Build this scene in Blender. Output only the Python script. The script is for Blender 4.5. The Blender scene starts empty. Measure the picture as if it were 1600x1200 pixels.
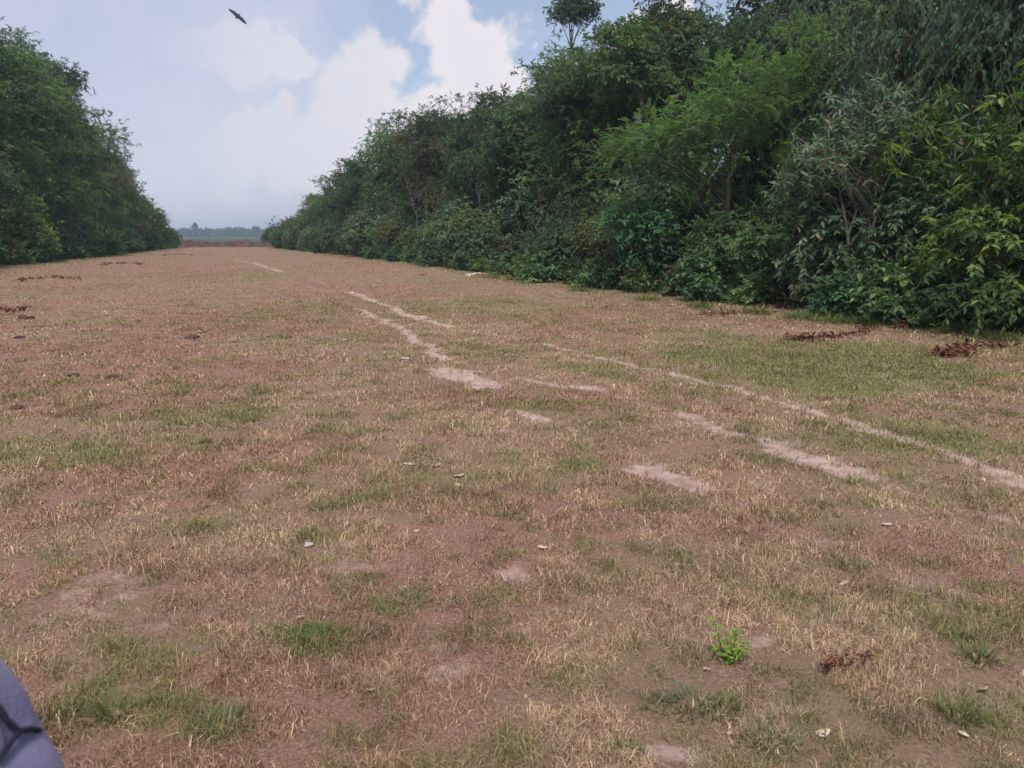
import bpy, bmesh, math
import numpy as np
from mathutils import Vector, Matrix
from mathutils.bvhtree import BVHTree

scn = bpy.context.scene
COL = scn.collection
R = math.radians

# ------------------------------------------------------------------ camera
CAM_H = 1.7
PITCH = R(10.86)
FPX = 1209.0                      # focal length in pixels of the 1600 px wide photograph
cam = bpy.data.cameras.new("camera")
cam.sensor_width = 36.0
cam.lens = 36.0 * FPX / 1600.0
cam.clip_start = 0.05
cam.clip_end = 6000
cam.dof.use_dof = True
cam.dof.focus_distance = 6.0
cam.dof.aperture_fstop = 5.0
cam_o = bpy.data.objects.new("camera", cam)
cam_o.location = (0, 0, CAM_H)
cam_o.rotation_euler = (R(90) - PITCH, 0, 0)
COL.objects.link(cam_o)
scn.camera = cam_o

# ------------------------------------------------------------------ light
SUN_EL, SUN_AZ = R(64), R(-178)    # azimuth measured from +Y towards +X
sun = bpy.data.lights.new("sun", 'SUN')
sun.energy = 2.9
sun.angle = R(10)
sun.color = (1.0, 0.95, 0.91)
sun_o = bpy.data.objects.new("sun", sun)
sd = Vector((math.sin(SUN_AZ) * math.cos(SUN_EL), math.cos(SUN_AZ) * math.cos(SUN_EL), math.sin(SUN_EL)))
sun_o.rotation_euler = (-sd).to_track_quat('-Z', 'Y').to_euler()
sun_o.location = (0, 0, 60)
COL.objects.link(sun_o)

scn.view_settings.view_transform = 'Standard'
scn.view_settings.look = 'None'
scn.view_settings.exposure = 0.34
scn.view_settings.gamma = 1.0
scn.render.engine = 'CYCLES'
scn.cycles.use_denoising = True
scn.cycles.max_bounces = 6
scn.cycles.diffuse_bounces = 3
scn.cycles.transmission_bounces = 4
scn.cycles.volume_bounces = 0
scn.cycles.caustics_reflective = False
scn.cycles.caustics_refractive = False


def ray(px, py):
    """Direction of a pixel of the 1600x1200 photograph, forward component along +Y."""
    u, v = (px - 800) / FPX, (py - 600) / FPX
    d = Vector((u, math.cos(PITCH) - v * math.sin(PITCH), -math.sin(PITCH) - v * math.cos(PITCH)))
    return d


def g(px, py):
    """Point of the flat ground seen at a pixel."""
    d = ray(px, py)
    t = CAM_H / -d.z
    return np.array((d.x * t, d.y * t))


# ------------------------------------------------------------------ world
world = bpy.data.worlds.new("World")
scn.world = world
world.use_nodes = True
nt = world.node_tree
for n in list(nt.nodes):
    nt.nodes.remove(n)


def N(tree, kind, **kw):
    n = tree.nodes.new(kind)
    for k, v in kw.items():
        if k.startswith('in_'):
            key = k[3:]
            n.inputs[int(key) if key.isdigit() else key].default_value = v
        else:
            setattr(n, k, v)
    return n


def math_node(tree, op, a, b=None, clamp=False):
    n = tree.nodes.new('ShaderNodeMath')
    n.operation = op
    n.use_clamp = clamp
    for i, x in enumerate((a, b)):
        if x is None:
            continue
        if isinstance(x, (int, float)):
            n.inputs[i].default_value = x
        else:
            tree.links.new(x, n.inputs[i])
    return n.outputs[0]


def build_world():
    L = nt.links.new
    out = N(nt, 'ShaderNodeOutputWorld')
    sky = N(nt, 'ShaderNodeTexSky')
    sky.sky_type = 'NISHITA'
    sky.sun_disc = False
    sky.sun_elevation = SUN_EL
    sky.sun_rotation = SUN_AZ
    sky.air_density = 1.0
    sky.dust_density = 2.0
    bg_sky = N(nt, 'ShaderNodeBackground', in_Strength=0.12)
    L(sky.outputs[0], bg_sky.inputs['Color'])
    tc = N(nt, 'ShaderNodeTexCoord')
    nrm = N(nt, 'ShaderNodeVectorMath', operation='NORMALIZE')
    L(tc.outputs['Generated'], nrm.inputs[0])
    d = nrm.outputs[0]
    # billowing warp of the direction
    warp = N(nt, 'ShaderNodeTexNoise', noise_dimensions='3D', in_Scale=16.0, in_Detail=8.0, in_Roughness=0.55)
    L(d, warp.inputs['Vector'])
    sub = N(nt, 'ShaderNodeVectorMath', operation='SUBTRACT')
    L(warp.outputs['Color'], sub.inputs[0])
    sub.inputs[1].default_value = (0.5, 0.5, 0.5)
    sc = N(nt, 'ShaderNodeVectorMath', operation='SCALE')
    L(sub.outputs[0], sc.inputs[0])
    sc.inputs['Scale'].default_value = 0.13
    add = N(nt, 'ShaderNodeVectorMath', operation='ADD')
    L(d, add.inputs[0])
    L(sc.outputs[0], add.inputs[1])
    dw = add.outputs[0]
    # cumulus heaps: (pixel x, pixel y, radius in photo pixels)
    heaps = [(590, 125, 50), (560, 165, 62), (520, 215, 52), (435, 165, 22), (430, 225, 48), (370, 252, 45), (470, 248, 52), (600, 195, 55),
             (690, 25, 48), (715, 65, 50), (765, 80, 50), (800, 110, 30), (735, 125, 55), (690, 175, 48), (650, 215, 45), (1040, 40, 26),
             (560, 260, 40), (300, 60, 36), (360, 80, 46), (430, 75, 34), (470, 85, 26), (150, 120, 20), (250, 165, 22), (1010, 90, 50), (1590, 20, 60)]
    acc = None
    for (px, py, r) in heaps:
        c = ray(px, py).normalized()
        dist = N(nt, 'ShaderNodeVectorMath', operation='DISTANCE')
        L(dw, dist.inputs[0])
        dist.inputs[1].default_value = c
        v = math_node(nt, 'SUBTRACT', 1.0, math_node(nt, 'DIVIDE', dist.outputs['Value'], r / FPX * 1.3))
        acc = v if acc is None else math_node(nt, 'MAXIMUM', acc, v)
    mr = N(nt, 'ShaderNodeMapRange', interpolation_type='SMOOTHSTEP')
    L(acc, mr.inputs['Value'])
    mr.inputs['From Min'].default_value = 0.0
    mr.inputs['From Max'].default_value = 0.42
    cumulus = mr.outputs[0]
    # soft grey sheets of cloud covering most of the sky
    st = N(nt, 'ShaderNodeTexNoise', in_Scale=3.2, in_Detail=5.0, in_Roughness=0.55)
    L(dw, st.inputs['Vector'])
    mr2 = N(nt, 'ShaderNodeMapRange', interpolation_type='SMOOTHSTEP')
    L(st.outputs['Fac'], mr2.inputs['Value'])
    mr2.inputs['From Min'].default_value = 0.36
    mr2.inputs['From Max'].default_value = 0.62
    # the open blue gap seen towards the upper right
    cb = ray(960, -60).normalized()
    db = N(nt, 'ShaderNodeVectorMath', operation='DISTANCE')
    L(dw, db.inputs[0])
    db.inputs[1].default_value = cb
    gap = N(nt, 'ShaderNodeMapRange', interpolation_type='SMOOTHSTEP')
    L(db.outputs['Value'], gap.inputs['Value'])
    gap.inputs['From Min'].default_value = 0.10
    gap.inputs['From Max'].default_value = 0.42
    sheet = math_node(nt, 'MULTIPLY', math_node(nt, 'ADD', math_node(nt, 'MULTIPLY', mr2.outputs[0], 0.28), 0.62), gap.outputs[0])
    sheet = math_node(nt, 'MAXIMUM', sheet, 0.35)
    bg_sheet = N(nt, 'ShaderNodeBackground', in_Strength=1.0)
    shade = N(nt, 'ShaderNodeTexNoise', in_Scale=5.0, in_Detail=4.0)
    L(dw, shade.inputs['Vector'])
    ramp = N(nt, 'ShaderNodeValToRGB')
    ramp.color_ramp.elements[0].position = 0.35
    ramp.color_ramp.elements[0].color = (0.455, 0.49, 0.62, 1)
    ramp.color_ramp.elements[1].position = 0.68
    ramp.color_ramp.elements[1].color = (0.535, 0.548, 0.65, 1)
    L(shade.outputs['Fac'], ramp.inputs['Fac'])
    # paler air low over the horizon
    sep = N(nt, 'ShaderNodeSeparateXYZ'); L(d, sep.inputs[0])
    low = N(nt, 'ShaderNodeMapRange', interpolation_type='SMOOTHSTEP'); L(sep.outputs['Z'], low.inputs['Value'])
    low.inputs['From Min'].default_value = 0.20; low.inputs['From Max'].default_value = 0.0
    pale = N(nt, 'ShaderNodeMix', data_type='RGBA'); L(math_node(nt, 'MULTIPLY', low.outputs[0], 0.8), pale.inputs['Factor'])
    L(ramp.outputs[0], pale.inputs['A']); pale.inputs['B'].default_value = (0.555, 0.585, 0.69, 1)
    L(pale.outputs['Result'], bg_sheet.inputs['Color'])
    bg_cu = N(nt, 'ShaderNodeBackground', in_Strength=1.0)
    ramp2 = N(nt, 'ShaderNodeValToRGB')
    ramp2.color_ramp.elements[0].position = 0.02
    ramp2.color_ramp.elements[0].color = (0.755, 0.70, 0.695, 1)
    ramp2.color_ramp.elements[1].position = 0.75
    ramp2.color_ramp.elements[1].color = (0.70, 0.655, 0.70, 1)
    L(acc, ramp2.inputs['Fac'])
    L(ramp2.outputs[0], bg_cu.inputs['Color'])
    # the wisps towards the upper left are thinner than the heaps in the middle
    sepx = math_node(nt, 'ADD', math_node(nt, 'MULTIPLY', sep.outputs['X'], 3.2), 1.30, True)
    cumfac = math_node(nt, 'MULTIPLY', sepx, 0.9)
    m1 = N(nt, 'ShaderNodeMixShader')
    L(sheet, m1.inputs[0]); L(bg_sky.outputs[0], m1.inputs[1]); L(bg_sheet.outputs[0], m1.inputs[2])
    m2 = N(nt, 'ShaderNodeMixShader')
    L(math_node(nt, 'MULTIPLY', cumulus, cumfac), m2.inputs[0]); L(m1.outputs[0], m2.inputs[1]); L(bg_cu.outputs[0], m2.inputs[2])
    L(m2.outputs[0], out.inputs['Surface'])


build_world()


# ------------------------------------------------------------------ numeric noise
def _hash(ix, iy, seed):
    h = (ix.astype(np.int64) * 374761393 + iy.astype(np.int64) * 668265263 + seed * 1442695041) & 0xffffffff
    h = ((h ^ (h >> 13)) * 1274126177) & 0xffffffff
    h = ((h ^ (h >> 16)) * 2246822519) & 0xffffffff
    return ((h ^ (h >> 15)) & 0xffffff) / float(0xffffff)


def vnoise(x, y, seed=0):
    fx, fy = np.floor(x), np.floor(y)
    tx, ty = x - fx, y - fy
    tx, ty = tx * tx * (3 - 2 * tx), ty * ty * (3 - 2 * ty)
    a = _hash(fx, fy, seed); b = _hash(fx + 1, fy, seed)
    c = _hash(fx, fy + 1, seed); d = _hash(fx + 1, fy + 1, seed)
    return (a * (1 - tx) + b * tx) * (1 - ty) + (c * (1 - tx) + d * tx) * ty


def fbm(x, y, seed=0, octaves=4):
    s = np.zeros(np.shape(x)); a = 0.5; tot = 0
    for k in range(octaves):
        s += a * vnoise(x, y, seed + k * 17); tot += a
        x, y, a = x * 2.03 + 11.3, y * 2.03 - 7.7, a * 0.5
    return s / tot


def sstep(a, b, x):
    t = np.clip((x - a) / (b - a), 0, 1)
    return t * t * (3 - 2 * t)


# ------------------------------------------------------------------ the clearing in its own axes: s along, r across
AZ = R(-20.3)
AX = np.array((math.sin(AZ), math.cos(AZ)))
RX = np.array((math.cos(AZ), -math.sin(AZ)))


def sr_of(x, y):
    return x * AX[0] + y * AX[1], x * RX[0] + y * RX[1]


def xy_of(s, r):
    return s * AX[0] + r * RX[0], s * AX[1] + r * RX[1]


def edge_right(s):
    return np.interp(s, [-30, 0, 9, 15, 25, 50, 75, 105, 135, 160], [15, 14, 13.0, 12.4, 12.1, 11.6, 9.6, 7.6, 6.4, 6.4])


def edge_left(s):
    return np.interp(s, [-30, 20, 55, 75, 105, 140, 160], [-14, -14, -11.8, -9.9, -7.8, -6.2, -6.2])


def poly_dist(x, y, pts):
    best = np.full(np.shape(x), 1e9)
    for (a, b) in zip(pts[:-1], pts[1:]):
        ab = b - a
        t = np.clip(((x - a[0]) * ab[0] + (y - a[1]) * ab[1]) / (ab @ ab + 1e-9), 0, 1)
        best = np.minimum(best, np.hypot(x - a[0] - t * ab[0], y - a[1] - t * ab[1]))
    return best


def pline(*p):
    return [g(*q) for q in p]


TRACKS = [  # (points, half width in m, strength)
    (pline((470, 430), (545, 456), (640, 493), (835, 535), (960, 562), (1150, 610), (1330, 660), (1600, 752), (1900, 860)), 0.26, 0.42),
    (pline((440, 430), (520, 462), (600, 500), (668, 542), (740, 592), (850, 655), (1010, 728), (1150, 790), (1500, 950)), 0.26, 0.40),
    (pline((860, 595), (940, 607), (1060, 642), (1210, 690), (1330, 740), (1480, 785), (1700, 850)), 0.24, 0.38),
    (pline((500, 440), (541, 470), (541, 540), (420, 640), (250, 720), (60, 800)), 0.20, 0.30),
    (pline((545, 456), (580, 468), (640, 493), (700, 510)), 0.16, 1.0),
    (pline((835, 535), (960, 562), (1080, 590), (1150, 610)), 0.12, 0.8),
    (pline((1150, 610), (1240, 633), (1330, 660), (1430, 692), (1500, 718), (1600, 752), (1800, 820)), 0.10, 0.75),
    (pline((1360, 676), (1430, 692)), 0.13, 0.85),
    (pline((1440, 700), (1530, 730), (1600, 752)), 0.13, 0.8),
    (pline((560, 482), (600, 500), (640, 522), (668, 542), (690, 560)), 0.13, 1.05),
    (pline((365, 405), (400, 412), (440, 425)), 0.25, 0.7),
    (pline((700, 572), (765, 603)), 0.26, 0.95),
    (pline((700, 576), (772, 577)), 0.12, 0.8),
    (pline((830, 592), (880, 598), (940, 607)), 0.12, 0.85),
    (pline((770, 606), (850, 655), (1000, 725), (1090, 757), (1150, 778)), 0.12, 0.45),
    (pline((790, 645), (850, 657)), 0.16, 0.75),
    (pline((1010, 728), (1085, 756)), 0.20, 0.9),
    (pline((940, 607), (1060, 642), (1140, 675), (1210, 685), (1330, 740), (1480, 785), (1600, 825)), 0.11, 0.55),
    (pline((1215, 690), (1330, 738)), 0.22, 0.75),
    (pline((1070, 645), (1140, 678)), 0.16, 0.7),
]
BARE = [  # (px, py, half width px, half height px, strength)
    (1250, 955, 110, 28, 0.75), (1230, 1110, 150, 30, 0.7), (1060, 1175, 110, 28, 0.8), (640, 1050, 160, 30, 0.6),
    (800, 900, 60, 22, 0.8), (1430, 915, 50, 14, 0.6), (1420, 1130, 90, 22, 0.6), (730, 770, 90, 22, 0.55),
    (560, 880, 110, 16, 0.45), (520, 850, 90, 14, 0.5), (1530, 1090, 90, 26, 0.6), (300, 950, 120, 22, 0.45),
    (700, 1010, 70, 14, 0.6), (1330, 790, 60, 14, 0.5), (1180, 1000, 60, 20, 0.5), (460, 600, 90, 9, 0.5),
    (360, 540, 80, 6, 0.4), (250, 590, 80, 8, 0.45), (60, 620, 70, 8, 0.4), (850, 1180, 70, 22, 0.5)]
GREEN = [
    (1300, 568, 300, 42, 1.00), (1480, 690, 170, 40, 0.75), (1420, 500, 160, 14, 0.90), (110, 705, 188, 40, 0.59),
    (330, 645, 175, 30, 0.50), (20, 780, 75, 40, 0.45), (700, 480, 300, 16, 0.45), (300, 500, 160, 8, 0.30), (640, 940, 126, 24, 0.46),
    (520, 1000, 80, 20, 0.56), (1090, 1105, 103, 29, 0.50), (960, 900, 126, 33, 0.31), (130, 1110, 150, 66, 0.50), (350, 1140, 69, 29, 0.37),
    (250, 1010, 150, 26, 0.25), (1150, 860, 138, 22, 0.22), (1560, 1010, 92, 66, 0.31), (1500, 1150, 103, 44, 0.31),
    (870, 720, 200, 24, 0.27), (430, 740, 100, 12, 0.41), (300, 430, 120, 6, 0.50), (420, 432, 60, 5, 0.60), (1330, 880, 69, 22, 0.31), (1180, 1130, 92, 33, 0.25)]
REDDISH = [(330, 505, 260, 40, 0.8), (950, 620, 220, 24, 0.7), (450, 900, 220, 40, 0.5), (100, 600, 200, 40, 0.6), (300, 420, 100, 10, 0.5),
           (640, 790, 250, 50, 0.5), (1000, 700, 150, 26, 0.4), (100, 900, 120, 40, 0.5), (850, 540, 100, 12, 0.5)]


def spots(x, y, lst, seed):
    out = np.zeros(np.shape(x))
    wob = fbm(x * 1.1, y * 1.1, seed, 4) - 0.5
    for (px, py, wx, wy, k) in lst:
        c = g(px, py)
        hx = abs(g(px + wx, py)[0] - c[0])
        hy = abs(g(px, py - wy)[1] - g(px, py + wy)[1]) / 2
        q = np.hypot((x - c[0]) / hx, (y - c[1]) / hy) + wob * 1.9
        out = np.maximum(out, k * sstep(1.45, 0.2, q))
    return out


def masks(x, y):
    s, r = sr_of(x, y)
    brk = fbm(x * 3.1, y * 3.1, 5, 4)
    low = fbm(x * 0.5, y * 0.5, 41, 4)
    bare = np.zeros(np.shape(x))
    wx = x + (fbm(x * 2.2, y * 2.2, 61, 3) - 0.5) * 0.35
    wy = y + (fbm(x * 2.2, y * 2.2, 67, 3) - 0.5) * 0.5
    for pts, w, k in TRACKS:
        d = poly_dist(wx, wy, pts)
        bare = np.maximum(bare, k * sstep(w * 1.6, w * 0.1, d) * sstep(0.12, 0.46, brk + 0.16))
    bare = np.maximum(bare, 0.95 * spots(x, y, BARE, 71) * sstep(0.3, 0.62, fbm(x * 6.0, y * 6.0, 161, 3) + 0.10))
    bare = np.maximum(bare, 0.45 * sstep(0.66, 0.80, fbm(x * 1.7, y * 1.3, 83, 4)) * sstep(30, 12, y))
    green = spots(x, y, GREEN, 73) * sstep(0.2, 0.55, brk + 0.1)
    green = np.maximum(green, 0.32 * sstep(0.52, 0.72, fbm(x * 0.35, y * 0.35, 91, 4)))
    red = np.maximum(spots(x, y, REDDISH, 79), 0.6 * sstep(0.50, 0.68, low))
    # forest floor and the wild land past the bank
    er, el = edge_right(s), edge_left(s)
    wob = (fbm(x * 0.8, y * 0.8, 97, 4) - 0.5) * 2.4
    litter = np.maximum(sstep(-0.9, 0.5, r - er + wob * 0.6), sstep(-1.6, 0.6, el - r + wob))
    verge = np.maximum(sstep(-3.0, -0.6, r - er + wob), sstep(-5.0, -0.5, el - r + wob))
    wild = sstep(128, 140, s)
    litter = litter * (1 - wild)
    return bare * (1 - litter), green * (1 - litter), red * (1 - litter), litter, verge * (1 - wild), wild


def hz(x, y):
    near = sstep(26, 8, np.hypot(x, y))
    z = 0.10 * (fbm(x / 7.0, y / 7.0, 3, 3) - 0.5) * sstep(400, 100, np.hypot(x, y))
    z = z + near * (0.05 * (fbm(x / 0.9, y / 0.9, 7, 3) - 0.5) + 0.022 * (fbm(x / 0.16, y / 0.16, 13, 3) - 0.5))
    return z


Z0 = float(hz(np.array([0.0]), np.array([0.0]))[0])


def gz(x, y):
    return float(hz(np.array([float(x)]), np.array([float(y)]))[0])


# ------------------------------------------------------------------ mesh helpers
def mesh_from(name, verts, faces_flat, sizes, mat=None, smooth=False, attrs=None):
    """verts (n,3); faces_flat: loop vertex indices; sizes: verts per face."""
    me = bpy.data.meshes.new(name)
    verts = np.ascontiguousarray(verts, dtype=np.float32)
    faces_flat = np.ascontiguousarray(faces_flat, dtype=np.int32)
    sizes = np.ascontiguousarray(sizes, dtype=np.int32)
    me.vertices.add(len(verts))
    me.vertices.foreach_set('co', verts.ravel())
    me.loops.add(len(faces_flat))
    me.loops.foreach_set('vertex_index', faces_flat)
    me.polygons.add(len(sizes))
    starts = np.concatenate(([0], np.cumsum(sizes)[:-1])).astype(np.int32)
    me.polygons.foreach_set('loop_start', starts)
    me.polygons.foreach_set('use_smooth', np.full(len(sizes), smooth, dtype=bool))
    me.update(calc_edges=True)
    for k, v in (attrs or {}).items():
        v = np.asarray(v, dtype=np.float32)
        if v.ndim == 2:
            a = me.attributes.new(k, 'FLOAT_COLOR', 'POINT')
            a.data.foreach_set('color', np.ascontiguousarray(np.hstack([v, np.ones((len(v), 1), np.float32)])).ravel())
        else:
            a = me.attributes.new(k, 'FLOAT', 'POINT')
            a.data.foreach_set('value', v)
    if mat:
        me.materials.append(mat)
    return me


def ob(name, me, parent=None, loc=(0, 0, 0)):
    o = bpy.data.objects.new(name, me)
    COL.objects.link(o)
    o.location = loc
    if parent:
        o.parent = parent
    return o


def tag(o, label=None, cat=None, group=None, kind=None):
    for k, v in (('label', label), ('category', cat), ('group', group), ('kind', kind)):
        if v:
            o[k] = v
    return o


def unit(v):
    return v / (np.linalg.norm(v, axis=-1, keepdims=True) + 1e-9)


class MB:
    """Collects tubes, leaves and patches, then makes ONE mesh."""
    def __init__(self):
        self.v, self.f, self.s, self.t, self.n = [], [], [], [], 0

    def add(self, v, f, s, t):
        self.v.append(np.asarray(v, float)); self.f.append(np.asarray(f, int) + self.n)
        self.s.append(np.asarray(s, int)); self.t.append(np.broadcast_to(np.asarray(t, float), (len(v),)).copy())
        self.n += len(v)

    def tube(self, pts, radii, sides=6, tint=0.5, cap=True):
        pts = np.asarray(pts, float); n = len(pts)
        tan = unit(np.gradient(pts, axis=0))
        ref = np.array((0.31, 0.95, 0.05)) if abs(tan[0][1]) < 0.8 else np.array((1.0, 0.1, 0.1))
        a = unit(np.cross(tan, ref)); b = np.cross(tan, a)
        th = np.linspace(0, 2 * np.pi, sides, endpoint=False)
        ring = a[:, None, :] * np.cos(th)[None, :, None] + b[:, None, :] * np.sin(th)[None, :, None]
        v = (pts[:, None, :] + ring * np.asarray(radii, float)[:, None, None]).reshape(-1, 3)
        i = np.arange(n - 1)[:, None] * sides; j = np.arange(sides)[None, :]; k = (j + 1) % sides
        f = np.stack([i + j, i + k, i + sides + k, i + sides + j], -1).reshape(-1)
        s = [4] * ((n - 1) * sides)
        if cap:
            f = np.concatenate([f, np.arange(sides)[::-1], np.arange(sides) + (n - 1) * sides]); s = s + [sides, sides]
        self.add(v, f, s, tint)

    def twigs(self, p0, p1, p2, r, tint=0.5):
        """Many thin three sided twigs at once."""
        n = len(p0)
        if n == 0:
            return
        t = unit(p2 - p0); a = unit(np.cross(t, np.array((0.3, 0.2, 0.93)))); b = np.cross(t, a)
        vs = []
        for p, k in ((p0, 1.0), (p1, 0.75), (p2, 0.35)):
            for q in range(3):
                th = q * 2.0944
                vs.append(p + (a * math.cos(th) + b * math.sin(th)) * (np.asarray(r) * k)[:, None])
        v = np.stack(vs, 1).reshape(-1, 3)
        base = np.arange(n)[:, None] * 9
        quads = []
        for lv in (0, 3):
            for q in range(3):
                quads.append([lv + q, lv + (q + 1) % 3, lv + 3 + (q + 1) % 3, lv + 3 + q])
        f = (base[:, :, None] + np.array(quads)[None]).reshape(-1)
        self.add(v, f, [4] * (n * 6), tint)

    def leaves(self, p, d, nrm, L, W, tint, fold=0.25, droop=0.15, simple=False):
        """Blades with a pointed tip, folded along the midrib (simple: two faces each)."""
        n = len(p)
        d = unit(d); side = unit(np.cross(nrm, d)); up = np.cross(d, side)
        L = np.asarray(L)[:, None]; W = np.asarray(W)[:, None]
        if simple:
            m = p + d * L * 0.45 + up * (W * fold)
            v = np.stack([p, m + side * W * 0.5, p + d * L - up * L * droop, m - side * W * 0.5], 1).reshape(-1, 3)
            f = (np.arange(n)[:, None] * 4 + np.array([0, 1, 2, 0, 2, 3])[None]).reshape(-1)
            self.add(v, f, [3] * (2 * n), np.repeat(tint, 4))
        else:
            q1 = p + d * L * 0.3 - up * L * droop * 0.05
            q2 = p + d * L * 0.68 - up * L * droop * 0.42
            tip = p + d * L - up * L * droop
            lift = up * (W * fold)
            v = np.stack([p, q1 + side * W * 0.48 + lift, q1, q1 - side * W * 0.48 + lift,
                          q2 + side * W * 0.36 + lift * 0.8, q2, q2 - side * W * 0.36 + lift * 0.8, tip], 1).reshape(-1, 3)
            pat = np.array([0, 2, 1, 0, 3, 2, 4, 5, 7, 5, 6, 7])
            patq = np.array([1, 2, 5, 4, 2, 3, 6, 5])
            b = np.arange(n)[:, None] * 8
            f = np.hstack([b + pat[None], b + patq[None]]).reshape(-1)
            s = np.tile([3, 3, 3, 3, 4, 4], n)
            self.add(v, f, s, np.repeat(tint, 8))

    def build(self, name, mat, smooth=False):
        return mesh_from(name, np.concatenate(self.v), np.concatenate(self.f), np.concatenate(self.s), mat, smooth,
                         {'tint': np.concatenate(self.t)})


# ------------------------------------------------------------------ materials
def new_mat(name):
    m = bpy.data.materials.new(name)
    m.use_nodes = True
    t = m.node_tree
    for n in list(t.nodes):
        t.nodes.remove(n)
    out = N(t, 'ShaderNodeOutputMaterial')
    b = N(t, 'ShaderNodeBsdfPrincipled')
    t.links.new(b.outputs[0], out.inputs['Surface'])
    return m, t, b, out


def ramp_node(t, stops):
    r = N(t, 'ShaderNodeValToRGB')
    e = r.color_ramp.elements
    while len(e) < len(stops):
        e.new(0.5)
    for k, (p, c) in enumerate(stops):
        e[k].position = p
        e[k].color = (*c, 1)
    return r


def leaf_mat(name, stops, trans=0.38, rough=0.55, spec=0.22):
    m, t, b, out = new_mat(name)
    L = t.links.new
    at = N(t, 'ShaderNodeAttribute', attribute_name='tint')
    rp = ramp_node(t, stops)
    L(at.outputs['Fac'], rp.inputs['Fac'])
    oi = N(t, 'ShaderNodeObjectInfo')
    mx = N(t, 'ShaderNodeMix', data_type='RGBA', blend_type='MULTIPLY')
    mx.inputs['Factor'].default_value = 1.0
    L(rp.outputs[0], mx.inputs['A']); L(oi.outputs['Color'], mx.inputs['B'])
    col = mx.outputs['Result']
    L(col, b.inputs['Base Color'])
    b.inputs['Roughness'].default_value = rough
    b.inputs['Specular IOR Level'].default_value = spec
    tr = N(t, 'ShaderNodeBsdfTranslucent')
    mt = N(t, 'ShaderNodeMix', data_type='RGBA', blend_type='MULTIPLY')
    mt.inputs['Factor'].default_value = 1.0
    L(col, mt.inputs['A']); mt.inputs['B'].default_value = (1.25, 1.3, 0.55, 1)
    L(mt.outputs['Result'], tr.inputs['Color'])
    ms = N(t, 'ShaderNodeMixShader', in_0=trans)
    L(b.outputs[0], ms.inputs[1]); L(tr.outputs[0], ms.inputs[2])
    L(ms.outputs[0], out.inputs['Surface'])
    return m


def noise_mat(name, c1, c2, scale=6.0, rough=0.85, bump=0.3, stretch=None):
    m, t, b, out = new_mat(name)
    L = t.links.new
    tc = N(t, 'ShaderNodeTexCoord')
    mp = N(t, 'ShaderNodeMapping')
    if stretch:
        mp.inputs['Scale'].default_value = stretch
    L(tc.outputs['Object'], mp.inputs['Vector'])
    nz = N(t, 'ShaderNodeTexNoise', in_Scale=scale, in_Detail=5.0, in_Roughness=0.6)
    L(mp.outputs[0], nz.inputs['Vector'])
    rp = ramp_node(t, [(0.32, c1), (0.68, c2)])
    L(nz.outputs['Fac'], rp.inputs['Fac'])
    L(rp.outputs[0], b.inputs['Base Color'])
    b.inputs['Roughness'].default_value = rough
    b.inputs['Specular IOR Level'].default_value = 0.2
    bp = N(t, 'ShaderNodeBump', in_Strength=bump, in_Distance=0.02)
    L(nz.outputs['Fac'], bp.inputs['Height'])
    L(bp.outputs[0], b.inputs['Normal'])
    return m


M_BARK = noise_mat("bark", (0.075, 0.06, 0.048), (0.17, 0.145, 0.12), 5.0, stretch=(1, 1, 0.25))
M_PALEBARK = noise_mat("pale_bark", (0.14, 0.125, 0.105), (0.30, 0.27, 0.23), 7.0, stretch=(1, 1, 0.3))
M_LEAF = leaf_mat("leaf_mid_green", [(0.0, (0.034, 0.070, 0.034)), (0.45, (0.068, 0.130, 0.056)), (0.85, (0.11, 0.19, 0.075)), (1.0, (0.18, 0.22, 0.08))])
M_DARK = leaf_mat("leaf_dark_green", [(0.0, (0.028, 0.056, 0.036)), (0.5, (0.054, 0.102, 0.062)), (0.9, (0.085, 0.145, 0.078)), (1.0, (0.13, 0.155, 0.08))])
M_FEATHER = leaf_mat("leaf_fine_green", [(0.0, (0.050, 0.094, 0.042)), (0.5, (0.092, 0.165, 0.070)), (1.0, (0.15, 0.235, 0.10))], trans=0.38)
M_BRIGHT = leaf_mat("leaf_yellow_green", [(0.0, (0.030, 0.058, 0.022)), (0.45, (0.052, 0.095, 0.030)), (0.72, (0.10, 0.17, 0.045)), (1.0, (0.22, 0.26, 0.065))], trans=0.4)
M_GREYLEAF = leaf_mat("leaf_grey_green", [(0.0, (0.038, 0.066, 0.036)), (0.5, (0.070, 0.115, 0.060)), (0.9, (0.115, 0.165, 0.090)), (1.0, (0.16, 0.14, 0.08))], trans=0.25, rough=0.5, spec=0.3)
M_DEAD = leaf_mat("leaf_dead_red", [(0.0, (0.085, 0.036, 0.028)), (0.5, (0.165, 0.066, 0.048)), (1.0, (0.27, 0.14, 0.095))], trans=0.15, rough=0.8, spec=0.1)
M_DEADLEAF = leaf_mat('leaf_brown', [(0.0, (0.07, 0.045, 0.03)), (0.6, (0.14, 0.095, 0.06)), (1.0, (0.22, 0.16, 0.09))], trans=0.2, rough=0.7, spec=0.15)
M_PALELEAF = leaf_mat("leaf_dry_pale", [(0.0, (0.38, 0.27, 0.19)), (0.5, (0.52, 0.40, 0.31)), (1.0, (0.62, 0.54, 0.46))], trans=0.1, rough=0.7, spec=0.2)


# ------------------------------------------------------------------ ground
def grid_axis(parts):
    out = [parts[0][0]]
    for (a, b, d0, d1) in parts:
        x = a
        while x < b - 1e-6:
            k = (x - a) / (b - a)
            x = min(b, x + d0 * (d1 / d0) ** k)
            out.append(x)
    return np.unique(np.round(out, 4))


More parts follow.
